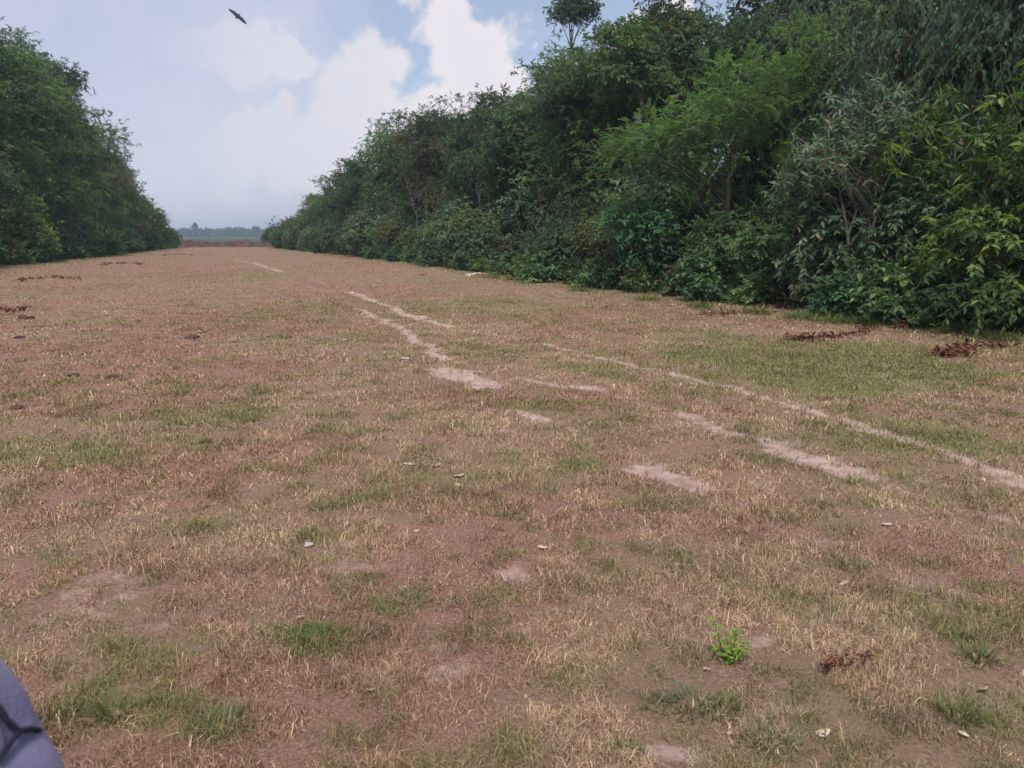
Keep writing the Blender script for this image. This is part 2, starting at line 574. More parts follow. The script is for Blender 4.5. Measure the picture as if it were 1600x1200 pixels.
def build_ground():
    ys = grid_axis([(-300, -20, 30, 5), (-20, 0, 2, 0.3), (0, 1.6, 0.2, 0.04), (1.6, 7, 0.03, 0.05), (7, 30, 0.05, 0.16), (30, 150, 0.2, 1.0), (150, 1500, 2, 90)])
    xp = grid_axis([(0, 4.5, 0.035, 0.04), (4.5, 14, 0.045, 0.13), (14, 75, 0.16, 0.9), (75, 1400, 2, 90)])
    xs = np.concatenate([-xp[:0:-1], xp])
    X, Y = np.meshgrid(xs, ys)
    x, y = X.ravel(), Y.ravel()
    z = hz(x, y)
    bare, green, red, litter, verge, wild = masks(x, y)
    z = z - 0.018 * np.clip(bare, 0, 1) * sstep(40, 15, y)
    nx, ny = len(xs), len(ys)
    i = np.arange(ny - 1)[:, None] * nx + np.arange(nx - 1)[None, :]
    f = np.stack([i, i + 1, i + nx + 1, i + nx], -1).reshape(-1)
    m, t, b, out = new_mat("dry_ground")
    L = t.links.new
    tc = N(t, 'ShaderNodeTexCoord')

    def noise(scale, detail=5.0, rough=0.6, vec=None):
        n = N(t, 'ShaderNodeTexNoise', in_Scale=scale, in_Detail=detail, in_Roughness=rough)
        L(vec or tc.outputs['Object'], n.inputs['Vector'])
        return n.outputs['Fac']

    def attr(nm):
        return N(t, 'ShaderNodeAttribute', attribute_name=nm).outputs['Fac']

    def mix(fac, a, bb):
        n = N(t, 'ShaderNodeMix', data_type='RGBA')
        if isinstance(fac, (int, float)):
            n.inputs['Factor'].default_value = fac
        else:
            L(fac, n.inputs['Factor'])
        for key, v in (('A', a), ('B', bb)):
            if isinstance(v, tuple):
                n.inputs[key].default_value = (*v, 1)
            else:
                L(v, n.inputs[key])
        return n.outputs['Result']

    def smooth(v, lo, hi):
        n = N(t, 'ShaderNodeMapRange', interpolation_type='SMOOTHSTEP')
        L(v, n.inputs['Value'])
        n.inputs['From Min'].default_value = lo
        n.inputs['From Max'].default_value = hi
        return n.outputs[0]

    fine = noise(60.0, 8.0, 0.75)
    mid = noise(7.0, 6.0, 0.65)
    big = noise(0.9, 5.0, 0.6)
    thatch = mix(smooth(fine, 0.35, 0.65), (0.13, 0.083, 0.058), (0.335, 0.232, 0.168))
    thatch = mix(smooth(mid, 0.42, 0.62), thatch, (0.245, 0.152, 0.105))
    thatch = mix(math_node(t, 'MULTIPLY', smooth(big, 0.42, 0.66), 0.55), thatch, (0.215, 0.175, 0.10))

    def brk(a, k=1.1):
        """an attribute broken up by fine noise"""
        v = math_node(t, 'ADD', a, math_node(t, 'MULTIPLY', math_node(t, 'SUBTRACT', mid, 0.5), k))
        v = math_node(t, 'ADD', v, math_node(t, 'MULTIPLY', math_node(t, 'SUBTRACT', fine, 0.5), k * 0.8))
        return v
    col = mix(math_node(t, 'MULTIPLY', smooth(brk(attr('red')), 0.15, 0.8), 0.75), thatch, mix(smooth(fine, 0.4, 0.62), (0.19, 0.092, 0.072), (0.36, 0.20, 0.165)))
    col = mix(math_node(t, 'MULTIPLY', smooth(brk(attr('green')), 0.2, 0.85), 0.85), col, mix(smooth(fine, 0.35, 0.65), (0.105, 0.105, 0.040), (0.25, 0.24, 0.095)))
    sand = mix(smooth(mid, 0.35, 0.65), (0.345, 0.238, 0.195), (0.48, 0.36, 0.305))
    col = mix(smooth(brk(attr('bare'), 0.75), 0.32, 0.75), col, sand)
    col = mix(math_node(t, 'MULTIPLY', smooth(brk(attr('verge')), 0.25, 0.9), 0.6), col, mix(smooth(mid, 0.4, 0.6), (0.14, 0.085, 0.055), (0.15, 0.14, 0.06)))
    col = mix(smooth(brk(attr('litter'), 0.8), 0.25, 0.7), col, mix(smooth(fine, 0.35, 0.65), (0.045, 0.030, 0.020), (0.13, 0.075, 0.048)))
    col = mix(attr('wild'), col, mix(smooth(big, 0.4, 0.6), (0.05, 0.06, 0.034), (0.075, 0.08, 0.045)))
    L(col, b.inputs['Base Color'])
    b.inputs['Roughness'].default_value = 0.95
    b.inputs['Specular IOR Level'].default_value = 0.1
    h = math_node(t, 'ADD', math_node(t, 'MULTIPLY', fine, 0.5), mid)
    bp = N(t, 'ShaderNodeBump', in_Strength=0.9, in_Distance=0.035)
    L(h, bp.inputs['Height'])
    L(bp.outputs[0], b.inputs['Normal'])
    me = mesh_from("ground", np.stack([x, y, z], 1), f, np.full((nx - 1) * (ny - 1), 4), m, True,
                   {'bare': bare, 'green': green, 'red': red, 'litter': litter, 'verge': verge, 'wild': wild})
    o = ob("ground", me)
    tag(o, kind='structure')


build_ground()


def build_bank():
    """reddish bank of earth pushed up across the far end"""
    rr = np.linspace(-19, 19, 240); ww = np.linspace(-1, 1, 26)
    A, B = np.meshgrid(rr, ww)
    a, bq = A.ravel(), B.ravel()
    s = 127 + bq * 2.6 + (fbm(a * 0.3, a * 0 + 3.0, 5) - 0.5) * 3
    hgt = 0.10 + 1.55 * fbm(a * 0.5, a * 0 + 9.0, 21, 4)
    lump = (fbm(a * 2.2, bq * 4 + 5, 31, 5) - 0.5) * 1.1
    z = (np.cos(np.clip(bq, -1, 1) * np.pi) * 0.5 + 0.5) * (hgt + lump) * sstep(19, 15, np.abs(a)) - 0.08
    x, y = xy_of(s, a)
    n, mrow = len(rr), len(ww)
    i = np.arange(mrow - 1)[:, None] * n + np.arange(n - 1)[None, :]
    f = np.stack([i, i + 1, i + n + 1, i + n], -1).reshape(-1)
    m = noise_mat("red_earth", (0.045, 0.026, 0.028), (0.125, 0.070, 0.068), 1.3, 0.95, 0.8)
    o = ob("earth_bank", mesh_from("earth_bank", np.stack([x, y, z], 1), f, np.full((n - 1) * (mrow - 1), 4), m, True))
    tag(o, kind='structure')


build_bank()


def build_far_wood():
    """the blue line of forest beyond the open land"""
    rng = np.random.default_rng(77)
    n = 36000
    az = rng.uniform(R(-60), R(20), n)
    top = 8.0 + 4.0 * (fbm(az * 60, az * 0 + 2.0, 3, 4) - 0.4)
    dist = 900 + rng.uniform(-25, 25, n)
    z = rng.uniform(0, 1, n) * top
    p = np.stack([np.sin(az) * dist, np.cos(az) * dist, z], 1)
    mb = MB()
    for (a, h, w) in ((-21.9, 11.6, 1.8), (-18.0, 9.0, 3), (-30, 12, 3), (-12, 11, 3)):   # a few taller crowns
        k = 120
        q = rng.normal(0, 1, (k, 3)) * np.array((w, w, 1.3)) * 0.55
        c = np.array((math.sin(R(a)) * 890, math.cos(R(a)) * 890, h))
        p = np.vstack([p, c + q])
        mb.tube([(c[0], c[1], 0), (c[0] + 0.5, c[1], h * 0.6), (c[0], c[1], h)], (0.5, 0.35, 0.2), 5, 0.1)
    d = rng.normal(0, 1, p.shape); d[:, 2] *= 0.6
    nr = rng.normal(0, 1, p.shape) + np.array((0, -0.8, 0.6))
    k = rng.uniform(1.6, 3.4, len(p))
    mb.leaves(p, d, nr, k, k * 0.8, rng.uniform(0, 1, len(p)), simple=True)
    o = ob("far_wood", mb.build("far_wood", M_DARK))
    tag(o, 'bluish line of distant forest on the horizon beyond the red earth bank', 'forest', kind='stuff')


build_far_wood()


# ------------------------------------------------------------------ grass
def build_grass():
    rng = np.random.default_rng(5)
    nc = 470000
    d = 1.25 * (125 / 1.25) ** rng.uniform(0, 1, nc)
    keep_d = rng.uniform(0, 1, nc)
    az = rng.uniform(R(-52), R(52), nc)
    cx, cy = d * np.sin(az), d * np.cos(az)
    bare, green, red, litter, verge, wild = masks(cx, cy)
    patch = fbm(cx * 3.6, cy * 3.6, 101, 4)
    patch2 = fbm(cx * 0.8, cy * 0.8, 111, 3)
    fineclump = fbm(cx * 10.0, cy * 10.0, 151, 3)
    nearw = sstep(14, 5, d)
    dens = np.clip((sstep(0.36, 0.60, patch) * 0.5 + 0.45) * (1 - nearw) + nearw * (0.06 + 0.66 * sstep(0.42, 0.58, fineclump) + 0.35 * sstep(0.40, 0.62, patch)) + 0.35 * green, 0, 1) * np.clip(1 - 1.1 * bare, 0.03, 1) * (1 - litter * 0.9)
    ok = rng.uniform(0, 1, nc) < dens
    cx, cy, d, green, red, patch, patch2, verge, bare, fineclump = [q[ok] for q in (cx, cy, d, green, red, patch, patch2, verge, bare, fineclump)]
    per = 6
    # a scatter of long fallen straws over the near ground
    n = len(cx) * per
    rep = lambda q: np.repeat(q, per)
    spread = 0.012 + 0.0035 * d
    x = rep(cx) + rng.normal(0, 1, n) * rep(spread)
    y = rep(cy) + rng.normal(0, 1, n) * rep(spread)
    D = rep(d)
    z = hz(x, y) - 0.006
    tall = rep(0.5 + 0.45 * sstep(0.42, 0.68, patch) + 0.55 * sstep(0.45, 0.7, fineclump) + 0.35 * green + 0.9 * verge)
    Lh = rng.gamma(6.0, 1 / 6.0, n) * 0.031 * tall * (1 - 0.45 * sstep(8, 30, D))
    W = np.maximum(0.0028, 0.00105 * D) * rng.uniform(0.7, 1.3, n)
    W = np.minimum(W, 0.05)
    th = rng.uniform(0, 2 * np.pi, n)
    lean = np.clip(rng.normal(0.5, 0.45, n), 0.05, 1.6)
    flat = rng.uniform(0, 1, n) < 0.22                    # fallen straws
    lean[flat] = rng.uniform(1.20, 1.50, flat.sum()); Lh[flat] *= rng.uniform(1.0, 1.9, flat.sum())
    dirh = np.stack([np.cos(th), np.sin(th), np.zeros(n)], 1)
    upv = np.array((0, 0, 1.0))
    d0 = dirh * np.sin(lean * 0.5)[:, None] + upv * np.cos(lean * 0.5)[:, None]
    d1 = dirh * np.sin(np.minimum(lean * 1.5, 1.75))[:, None] + upv * np.cos(np.minimum(lean * 1.5, 1.75))[:, None]
    # blade faces turned about their own axis
    ph = rng.uniform(0, np.pi, n)
    side = np.stack([np.cos(ph), np.sin(ph), np.zeros(n)], 1)
    p = np.stack([x, y, z], 1)
    mid = p + d0 * (Lh * 0.55)[:, None]
    tip = mid + d1 * (Lh * 0.55)[:, None]
    hw = (side * W[:, None]) * 0.5
    v = np.stack([p - hw, p + hw, mid + hw * 0.8, mid - hw * 0.8, tip], 1).reshape(-1, 3)
    b = np.arange(n)[:, None] * 5
    f = np.hstack([b + np.array([0, 1, 2, 3])[None], b + np.array([3, 2, 4])[None]]).reshape(-1)
    sz = np.tile([4, 3], n)
    # colour of each blade: straw, red brown, olive, green
    straw = np.array((0.56, 0.42, 0.285)); brown = np.array((0.36, 0.20, 0.14)); olive = np.array((0.31, 0.285, 0.125)); grn = np.array((0.19, 0.225, 0.075))
    hue = np.clip(green * (1.0 + 0.4 * sstep(6, 11, d)) + 0.72 * sstep(0.46, 0.62, fbm(cx * 3.6, cy * 3.6, 131, 4)) * sstep(45, 15, d) + 0.35 * verge + 0.25 * sstep(0.5, 0.7, patch2) + rng.normal(0, 0.16, len(cx)), 0, 1)
    rd = np.clip(0.12 + red * 0.9 + 0.5 * sstep(0.48, 0.66, fbm(cx * 1.6, cy * 1.6, 141, 4)) + rng.normal(0, 0.15, len(cx)), 0, 1)
    G, RD = rep(hue)[:, None], rep(rd)[:, None]
    c = straw * (1 - RD * 0.8) + brown * (RD * 0.8)
    gcol = np.where((rng.uniform(0, 1, n) < 0.55)[:, None], olive, grn)
    c = c * (1 - G * 0.9) + gcol * (G * 0.9)
    alt = rng.uniform(0, 1, n)
    alt = alt + G[:, 0] * 0.25
    c = np.where((alt < 0.20)[:, None], straw * 1.2, np.where((alt < 0.32)[:, None], brown * 0.7, c))
    # brightness varied per blade and per clump for mottled contrast
    c = c * rng.uniform(0.65, 1.3, (n, 1)) * rep(np.clip(rng.normal(1.0, 0.2, len(cx)) + 0.7 * (fbm(cx * 4.5, cy * 4.5, 171, 3) - 0.5), 0.45, 1.6))[:, None]
    m, t, bb, out = new_mat("grass_blade")
    at = N(t, 'ShaderNodeAttribute', attribute_name='shade')
    t.links.new(at.outputs['Color'], bb.inputs['Base Color'])
    bb.inputs['Roughness'].default_value = 0.75
    bb.inputs['Specular IOR Level'].default_value = 0.15
    tr = N(t, 'ShaderNodeBsdfTranslucent')
    t.links.new(at.outputs['Color'], tr.inputs['Color'])
    ms = N(t, 'ShaderNodeMixShader', in_0=0.25)
    t.links.new(bb.outputs[0], ms.inputs[1]); t.links.new(tr.outputs[0], ms.inputs[2]); t.links.new(ms.outputs[0], out.inputs['Surface'])
    o = ob("grass", mesh_from("grass", v, f, sz, m, False, {'shade': np.repeat(c, 5, axis=0)}))
    tag(o, 'short dry grass covering the clearing', 'grass', kind='stuff')


build_grass()


# ------------------------------------------------------------------ trees and shrubs
def bez(p0, p1, p2, n):
    t = np.linspace(0, 1, n)[:, None]
    return (1 - t) ** 2 * p0 + 2 * t * (1 - t) * p1 + t * t * p2


def foliage(mb_leaf, mb_twig, rng, centers, axis, shoots, sl, k, ll, lw, style, spread=0.35, up=0.3, out=0.7, droop=0.35, fold=0.2, ldroop=0.2, simple=True, twig=0.006):
    """shoots with leaves round clump centres; AXIS: outward direction of each centre"""
    n = len(centers)
    C = np.repeat(centers, shoots, 0); A = np.repeat(axis, shoots, 0)
    m = len(C)
    d = unit(A * out + rng.normal(0, 1, (m, 3)) * 0.75 + np.array((0, 0, up)))
    p0 = C + rng.normal(0, 1, (m, 3)) * spread
    Ls = sl * rng.uniform(0.6, 1.25, m)
    dn = np.array((0, 0, -1.0))
    pt = lambda t: p0 + d * (Ls * t)[:, None] + dn * (Ls * droop * t * t)[:, None]
    if twig:
        mb_twig.twigs(pt(0.0), pt(0.5), pt(0.97), np.full(m, twig), 0.5)
    ctint = np.repeat(np.clip(rng.normal(0.47, 0.22, n), 0, 1), shoots)
    for j in range(k):
        if style == 'whorl':
            t = 0.92
            pos = pt(t)
            tan = unit(d + dn * (2 * droop * t))
            a = unit(np.cross(tan, np.array((0.3, 0.5, 0.8)))); b = np.cross(tan, a)
            th = j * 2 * np.pi / k + rng.uniform(-0.25, 0.25, m)
            ld = a * np.cos(th)[:, None] + b * np.sin(th)[:, None] + tan * 0.45 + dn * 0.35
            nr = tan * 1.0 + np.array((0, 0, 0.6)) + rng.normal(0, 0.2, (m, 3))
        else:
            t = 0.12 + 0.88 * (j + rng.uniform(0, 0.6)) / k
            pos = pt(t)
            tan = unit(d + dn * (2 * droop * t))
            sd = unit(np.cross(tan, np.array((0, 0, 1.0))) + 1e-4) * (1 if j % 2 else -1)
            if style == 'feather':
                ld = sd + tan * 0.55 + rng.normal(0, 0.12, (m, 3))
                nr = np.cross(sd, tan) * (-1 if j % 2 else 1) + rng.normal(0, 0.25, (m, 3))
                nr = nr * np.sign(nr[:, 2:3] + 1e-6)
            elif style == 'hang':
                ld = sd * 0.5 + tan * 0.3 + dn * 0.9 + rng.normal(0, 0.25, (m, 3))
                nr = unit(d + np.array((0, 0, 0.4))) + rng.normal(0, 0.4, (m, 3))
            else:
                ld = sd * 0.8 + tan * 0.6 + rng.normal(0, 0.4, (m, 3)) + dn * 0.15
                nr = np.array((0, 0, 1.0)) + A * 0.5 + rng.normal(0, 0.45, (m, 3))
        taper = (1.0 - 0.55 * t) if style == 'feather' else 1.0
        s = rng.uniform(0.7, 1.25, m) * taper
        tint = np.clip(ctint + rng.normal(0, 0.2, m) + (0.1 if t > 0.8 else 0), 0, 1)
        mb_leaf.leaves(pos, ld, nr, ll * s, lw * s, tint, fold, ldroop, simple)


def make_plant(seed, H, trunk_r, lobes, clumps, shoots, sl, k, ll, lw, style='alt', base=0.0, stems=1, lean=0.12, fork=0.55, sag=0.2, shell=0.55,
               leafmat=None, barkmat=None, simple=True, up=0.3, out=0.7, droop=0.35, twig=0.006, spread=0.3, zmin=0.15, fold=0.2, ldroop=0.2, limbs=None):
    """LOBES: list of (x, y, z, rx, ry, rz, weight) ellipsoids in units of metres that together are the crown."""
    rng = np.random.default_rng(seed)
    tm, lm = MB(), MB()
    # trunks
    trunks = []
    for q in range(stems):
        a = rng.uniform(0, 2 * np.pi)
        off = np.array((math.cos(a), math.sin(a), 0)) * (0.06 + 0.05 * stems) * (0 if stems == 1 else 1)
        L = lean * H * rng.uniform(0.4, 1.2)
        th = a if stems > 1 else rng.uniform(0, 2 * np.pi)
        topp = np.array((math.cos(th) * L, math.sin(th) * L, H * rng.uniform(0.78, 0.92)))
        pts = bez(off + np.array((0, 0, -0.12)), np.array((topp[0] * 0.2, topp[1] * 0.2, H * 0.5)) + rng.normal(0, 0.03 * H, 3) * np.array((1, 1, 0)), topp, 9)
        pts[1:-1, :2] += rng.normal(0, 0.012 * H, (7, 2))
        rad = trunk_r / math.sqrt(stems) * np.linspace(1.0, 0.18, 9) * rng.uniform(0.8, 1.1)
        rad[0] *= 1.35
        tm.tube(pts, rad, 7, rng.uniform(0.3, 0.7))
        trunks.append(pts)
    # clump centres
    w = np.array([l[6] for l in lobes], float); w /= w.sum()
    which = rng.choice(len(lobes), clumps, p=w)
    lb = np.array([l[:6] for l in lobes], float)[which]
    dirs = unit(rng.normal(0, 1, (clumps, 3)))
    rad = rng.uniform(shell, 1.0, clumps) ** 0.7
    C = lb[:, :3] + dirs * lb[:, 3:6] * rad[:, None]
    good = C[:, 2] > zmin
    C, dirs = C[good], dirs[good]
    cen = np.array([0, 0, H * 0.45])
    axis = unit(unit(C - cen) * 0.5 + dirs)
    # limbs
    for c in (C if limbs is None else C[:limbs]):
        pts = trunks[rng.integers(len(trunks))]
        hd = np.hypot(*(c[:2]))
        zb = np.clip(c[2] - hd * rng.uniform(0.35, 0.8) - 0.1 * H * rng.uniform(0, 1), base, pts[-1][2] * 0.97)
        i = int(np.clip(np.searchsorted(pts[:, 2], zb), 1, len(pts) - 1))
        t = (zb - pts[i - 1][2]) / max(1e-6, pts[i][2] - pts[i - 1][2])
        p0 = pts[i - 1] * (1 - t) + pts[i] * t
        dist = np.linalg.norm(c - p0)
        pm = p0 * 0.45 + c * 0.55 + np.array((0, 0, sag * dist)) + rng.normal(0, 0.07 * dist, 3)
        r0 = trunk_r * np.clip(0.10 + 0.05 * dist, 0.10, 0.42) * (1 if stems == 1 else 0.8)
        tm.tube(bez(p0, pm, c, 5), np.linspace(r0, r0 * 0.25, 5), 4, rng.uniform(0.3, 0.7), cap=False)
    foliage(lm, tm, rng, C, axis, shoots, sl, k, ll, lw, style, spread, up, out, droop, fold, ldroop, simple, twig)
    return tm.build("trunk", barkmat or M_BARK, True), lm.build("crown", leafmat or M_LEAF, False)


def lobes_random(seed, n, H, z0, rx, rz, core=True):
    rng = np.random.default_rng(seed)
    out = []
    for q in range(n):
        a = rng.uniform(0, 2 * np.pi); d = rng.uniform(0.15, 1.0) * rx * 0.62
        z = rng.uniform(z0, H - rz * 0.55)
        k = rng.uniform(0.42, 0.72)
        taper = 1.0 - 0.35 * (z - z0) / max(0.1, H - z0)
        out.append((math.cos(a) * d * taper, math.sin(a) * d * taper, z, rx * k * taper, rx * k * taper, rz * k * 0.9, k * k))
    if core:
        out.append((0, 0, (z0 + H) / 2, rx * 0.55, rx * 0.55, (H - z0) * 0.5, 0.5))
    return out


PROTO = {}


def proto(key, **kw):
    PROTO[key] = (make_plant(**kw), kw['H'])


# dense bushy trees, leafy nearly to the ground
for q in range(3):
    proto(f"bushy{q}", seed=10 + q, H=9.0, trunk_r=0.14, lobes=lobes_random(110 + q, 9, 9.0, 2.2, 2.6, 2.6), clumps=72, shoots=24, sl=0.50, k=9, ll=0.155, lw=0.075,
          shell=0.6, base=1.0, leafmat=[M_LEAF, M_DARK, M_LEAF][q], spread=np.array((0.42, 0.42, 0.17)), out=0.6, up=0.25)
for q in (3, 4):   # taller ones of the same look
    proto(f"bushy{q}", seed=15 + q, H=15.0, trunk_r=0.2, lobes=lobes_random(115 + q, 13, 15.0, 3.6, 3.6, 3.2), clumps=135, shoots=24, sl=0.55, k=9, ll=0.17, lw=0.085,
          shell=0.6, base=2.0, leafmat=[M_LEAF, M_DARK][q - 3], spread=np.array((0.50, 0.50, 0.20)), out=0.6, up=0.25)
# slender trees: bare pale trunk below, crown above
for q in range(3):
    proto(f"slender{q}", seed=20 + q, H=10.5, trunk_r=0.11, lobes=lobes_random(120 + q, 6, 10.5, 6.2, 1.9, 2.0, False), clumps=46, shoots=20, sl=0.48, k=9, ll=0.15, lw=0.07,
          shell=0.5, base=4.5, spread=np.array((0.40, 0.40, 0.16)), leafmat=[M_DARK, M_LEAF, M_DARK][q], barkmat=M_PALEBARK, lean=0.06)
# feathery trees with fine arching sprays
proto("feather0", seed=30, H=7.6, trunk_r=0.11, lobes=[(-2.0, -0.5, 3.6, 1.7, 1.5, 0.9, 1.0), (-0.9, -0.8, 4.7, 1.7, 1.5, 0.9, 1.0), (0.6, -0.2, 5.6, 1.6, 1.5, 1.0, 1.0), (1.9, 0.2, 6.6, 1.3, 1.2, 0.9, 0.9),
      (0.2, 0.6, 6.3, 1.3, 1.3, 0.8, 0.8), (-2.6, 0.4, 4.3, 1.2, 1.2, 0.7, 0.6)], clumps=120, shoots=20, sl=0.55, k=20, ll=0.125, lw=0.034, style='feather', shell=0.55, base=1.5, leafmat=M_FEATHER, droop=0.30, up=0.35, out=0.6, sag=0.3, lean=0.05, spread=np.array((0.45, 0.45, 0.16)), limbs=50)
for q in range(2):
    proto(f"feather{q + 1}", seed=33 + q, H=9.5, trunk_r=0.12, lobes=lobes_random(133 + q, 8, 9.5, 3.5, 2.4, 1.7, False), clumps=80, shoots=18, sl=0.6, k=18, ll=0.14, lw=0.042, style='feather', shell=0.55, spread=np.array((0.45, 0.45, 0.16)),
          base=2.0, leafmat=M_FEATHER if q else M_LEAF, droop=0.32, up=0.3, sag=0.3, lean=0.06)
# trees with whorls of long leaflets
for q in range(2):
    proto(f"whorl{q}", seed=40 + q, H=10.0, trunk_r=0.10, lobes=lobes_random(140 + q, 7, 10.0, 5.0, 2.0, 2.2, False), clumps=70, shoots=7, sl=0.55, k=8, ll=0.42, lw=0.10, style='whorl', shell=0.4, base=3.5,
          leafmat=M_DARK, barkmat=M_PALEBARK, lean=0.05, up=0.6, ldroop=0.3)
# grey green sapling with several pale stems (the one in the near edge)
proto("sapling0", seed=50, H=4.9, trunk_r=0.12, lobes=[(0, 0, 4.1, 1.0, 0.9, 0.6, 1), (-0.8, 0, 3.4, 0.8, 0.8, 0.5, 0.8), (0.9, 0.1, 3.5, 0.8, 0.8, 0.5, 0.8), (-1.25, 0.2, 2.9, 0.7, 0.7, 0.45, 0.6)],
      clumps=70, shoots=8, sl=0.36, k=7, ll=0.20, lw=0.058, style='whorl', stems=4, lean=0.22, leafmat=M_GREYLEAF, barkmat=M_PALEBARK, simple=False, shell=0.4, base=1.2, up=0.5, ldroop=0.35, spread=0.18)
proto("sapling1", seed=52, H=4.4, trunk_r=0.06, lobes=[(0, 0, 3.8, 0.8, 0.8, 0.5, 1), (-0.5, -0.2, 3.0, 0.8, 0.8, 0.5, 0.8), (0.6, 0.1, 2.5, 0.8, 0.8, 0.5, 0.8)],
      clumps=46, shoots=7, sl=0.40, k=7, ll=0.25, lw=0.062, style='whorl', stems=2, lean=0.12, leafmat=M_BRIGHT, barkmat=M_PALEBARK, simple=False, shell=0.4, base=1.2, up=0.5, ldroop=0.4, spread=0.2)
# shrubs with big drooping leaves in two ranks
for q in range(2):
    proto(f"droop{q}", seed=60 + q, H=3.4, trunk_r=0.05, lobes=lobes_random(160 + q, 7, 3.4, 0.6, 1.4, 1.1, True), clumps=85, shoots=7, sl=0.6, k=10, ll=0.16, lw=0.068, style='alt', stems=4, lean=0.25,
          leafmat=[M_BRIGHT, M_GREYLEAF][q], simple=False, shell=0.4, base=0.3, droop=0.5, ldroop=0.3, spread=0.2)
# dense shrubs down to the ground
for q in range(3):
    proto(f"shrub{q}", seed=70 + q, H=2.8, trunk_r=0.05, lobes=lobes_random(170 + q, 8, 2.8, 0.35, 1.35, 1.1, True), clumps=95, shoots=10, sl=0.42, k=9, ll=[0.13, 0.10, 0.15][q], lw=[0.06, 0.045, 0.07][q], stems=4,
          lean=0.25, leafmat=[M_LEAF, M_GREYLEAF, M_DARK][q], simple=False, shell=0.35, base=0.15, spread=0.2, zmin=0.1)
# curtain of creepers over a dark tree
for q in range(2):
    proto(f"vine{q}", seed=80 + q, H=8.0, trunk_r=0.14, lobes=lobes_random(180 + q, 10, 8.0, 1.6, 2.3, 2.6), clumps=190, shoots=11, sl=0.8, k=12, ll=0.105, lw=0.058, style='hang', shell=0.55, base=1.0,
          leafmat=M_DARK, droop=0.9, up=-0.2, simple=False)
# low weeds of the forest edge, ferns
for q in range(2):
    proto(f"weed{q}", seed=90 + q, H=1.0, trunk_r=0.018, lobes=lobes_random(190 + q, 5, 1.0, 0.25, 0.75, 0.5, True), clumps=40, shoots=4, sl=0.32, k=7, ll=[0.15, 0.12][q], lw=[0.085, 0.05][q], stems=5, lean=0.4,
          leafmat=[M_LEAF, M_BRIGHT][q], simple=False, shell=0.3, base=0.05, spread=0.12, zmin=0.05)
# thin leafless saplings
proto('bare0', seed=98, H=6.0, trunk_r=0.05, lobes=[(0, 0, 4.6, 1.0, 1.0, 1.3, 1)], clumps=22, shoots=4, sl=0.5, k=2, ll=0.10, lw=0.04, stems=2, lean=0.15, base=1.5, leafmat=M_DEADLEAF, barkmat=M_PALEBARK, shell=0.5)
proto('bare1', seed=99, H=7.0, trunk_r=0.055, lobes=[(0, 0, 5.8, 1.1, 1.1, 1.2, 1)], clumps=20, shoots=4, sl=0.5, k=3, ll=0.10, lw=0.045, lean=0.16, base=2.5, leafmat=M_DEADLEAF, barkmat=M_PALEBARK, shell=0.5)
# flat topped emergent tree
proto("umbrella0", seed=95, H=17.0, trunk_r=0.16, lobes=[(-1.0, 0, 15.9, 0.7, 0.7, 0.38, 1), (0.1, 0.3, 16.4, 0.6, 0.7, 0.45, 1), (0.9, 0, 16.3, 0.6, 0.7, 0.42, 0.9), (-0.4, -0.2, 15.7, 0.7, 0.6, 0.3, 0.7)],
      clumps=90, shoots=10, sl=0.32, k=9, ll=0.17, lw=0.08, base=14.6, limbs=9, leafmat=M_DARK, lean=0.03, shell=0.3)
proto("umbrella1", seed=97, H=12.0, trunk_r=0.15, lobes=[(-1.3, 0, 10.9, 0.9, 0.9, 0.7, 1), (0.1, 0.3, 11.2, 0.9, 0.9, 0.6, 1), (1.3, -0.2, 11.0, 0.9, 0.9, 0.6, 0.9), (1.7, 0, 9.6, 0.5, 0.5, 0.7, 0.4), (-1.2, 0, 9.4, 0.8, 0.8, 0.7, 0.5), (0.2, 0, 7.6, 1.2, 1.2, 0.7, 0.7)],
      clumps=130, shoots=10, sl=0.36, k=9, ll=0.17, lw=0.08, base=6.0, limbs=26, leafmat=M_DARK, lean=0.04, shell=0.3)

KIND = {'bushy': ('bushy_tree', 'tree'), 'slender': ('slender_tree', 'tree'), 'feather': ('feathery_tree', 'tree'), 'whorl': ('whorled_tree', 'tree'), 'sapling': ('sapling', 'sapling'),
        'droop': ('drooping_shrub', 'shrub'), 'shrub': ('dense_shrub', 'shrub'), 'vine': ('creeper_covered_tree', 'tree'), 'weed': ('leafy_weed', 'weed'), 'umbrella': ('umbrella_tree', 'tree'), 'bare': ('leafless_sapling', 'sapling')}
LOOK = {'bushy': 'bushy broadleaf tree', 'slender': 'slender high crowned tree', 'feather': 'feathery fine leaved tree', 'whorl': 'star leaved tree', 'sapling': 'sapling with long leaflets',
        'droop': 'shrub with drooping leaves', 'shrub': 'dense rounded shrub', 'vine': 'tree hung with creepers', 'weed': 'low leafy weed', 'umbrella': 'flat topped tree', 'bare': 'leafless pale sapling'}
PLACED = []
rngp = np.random.default_rng(2024)


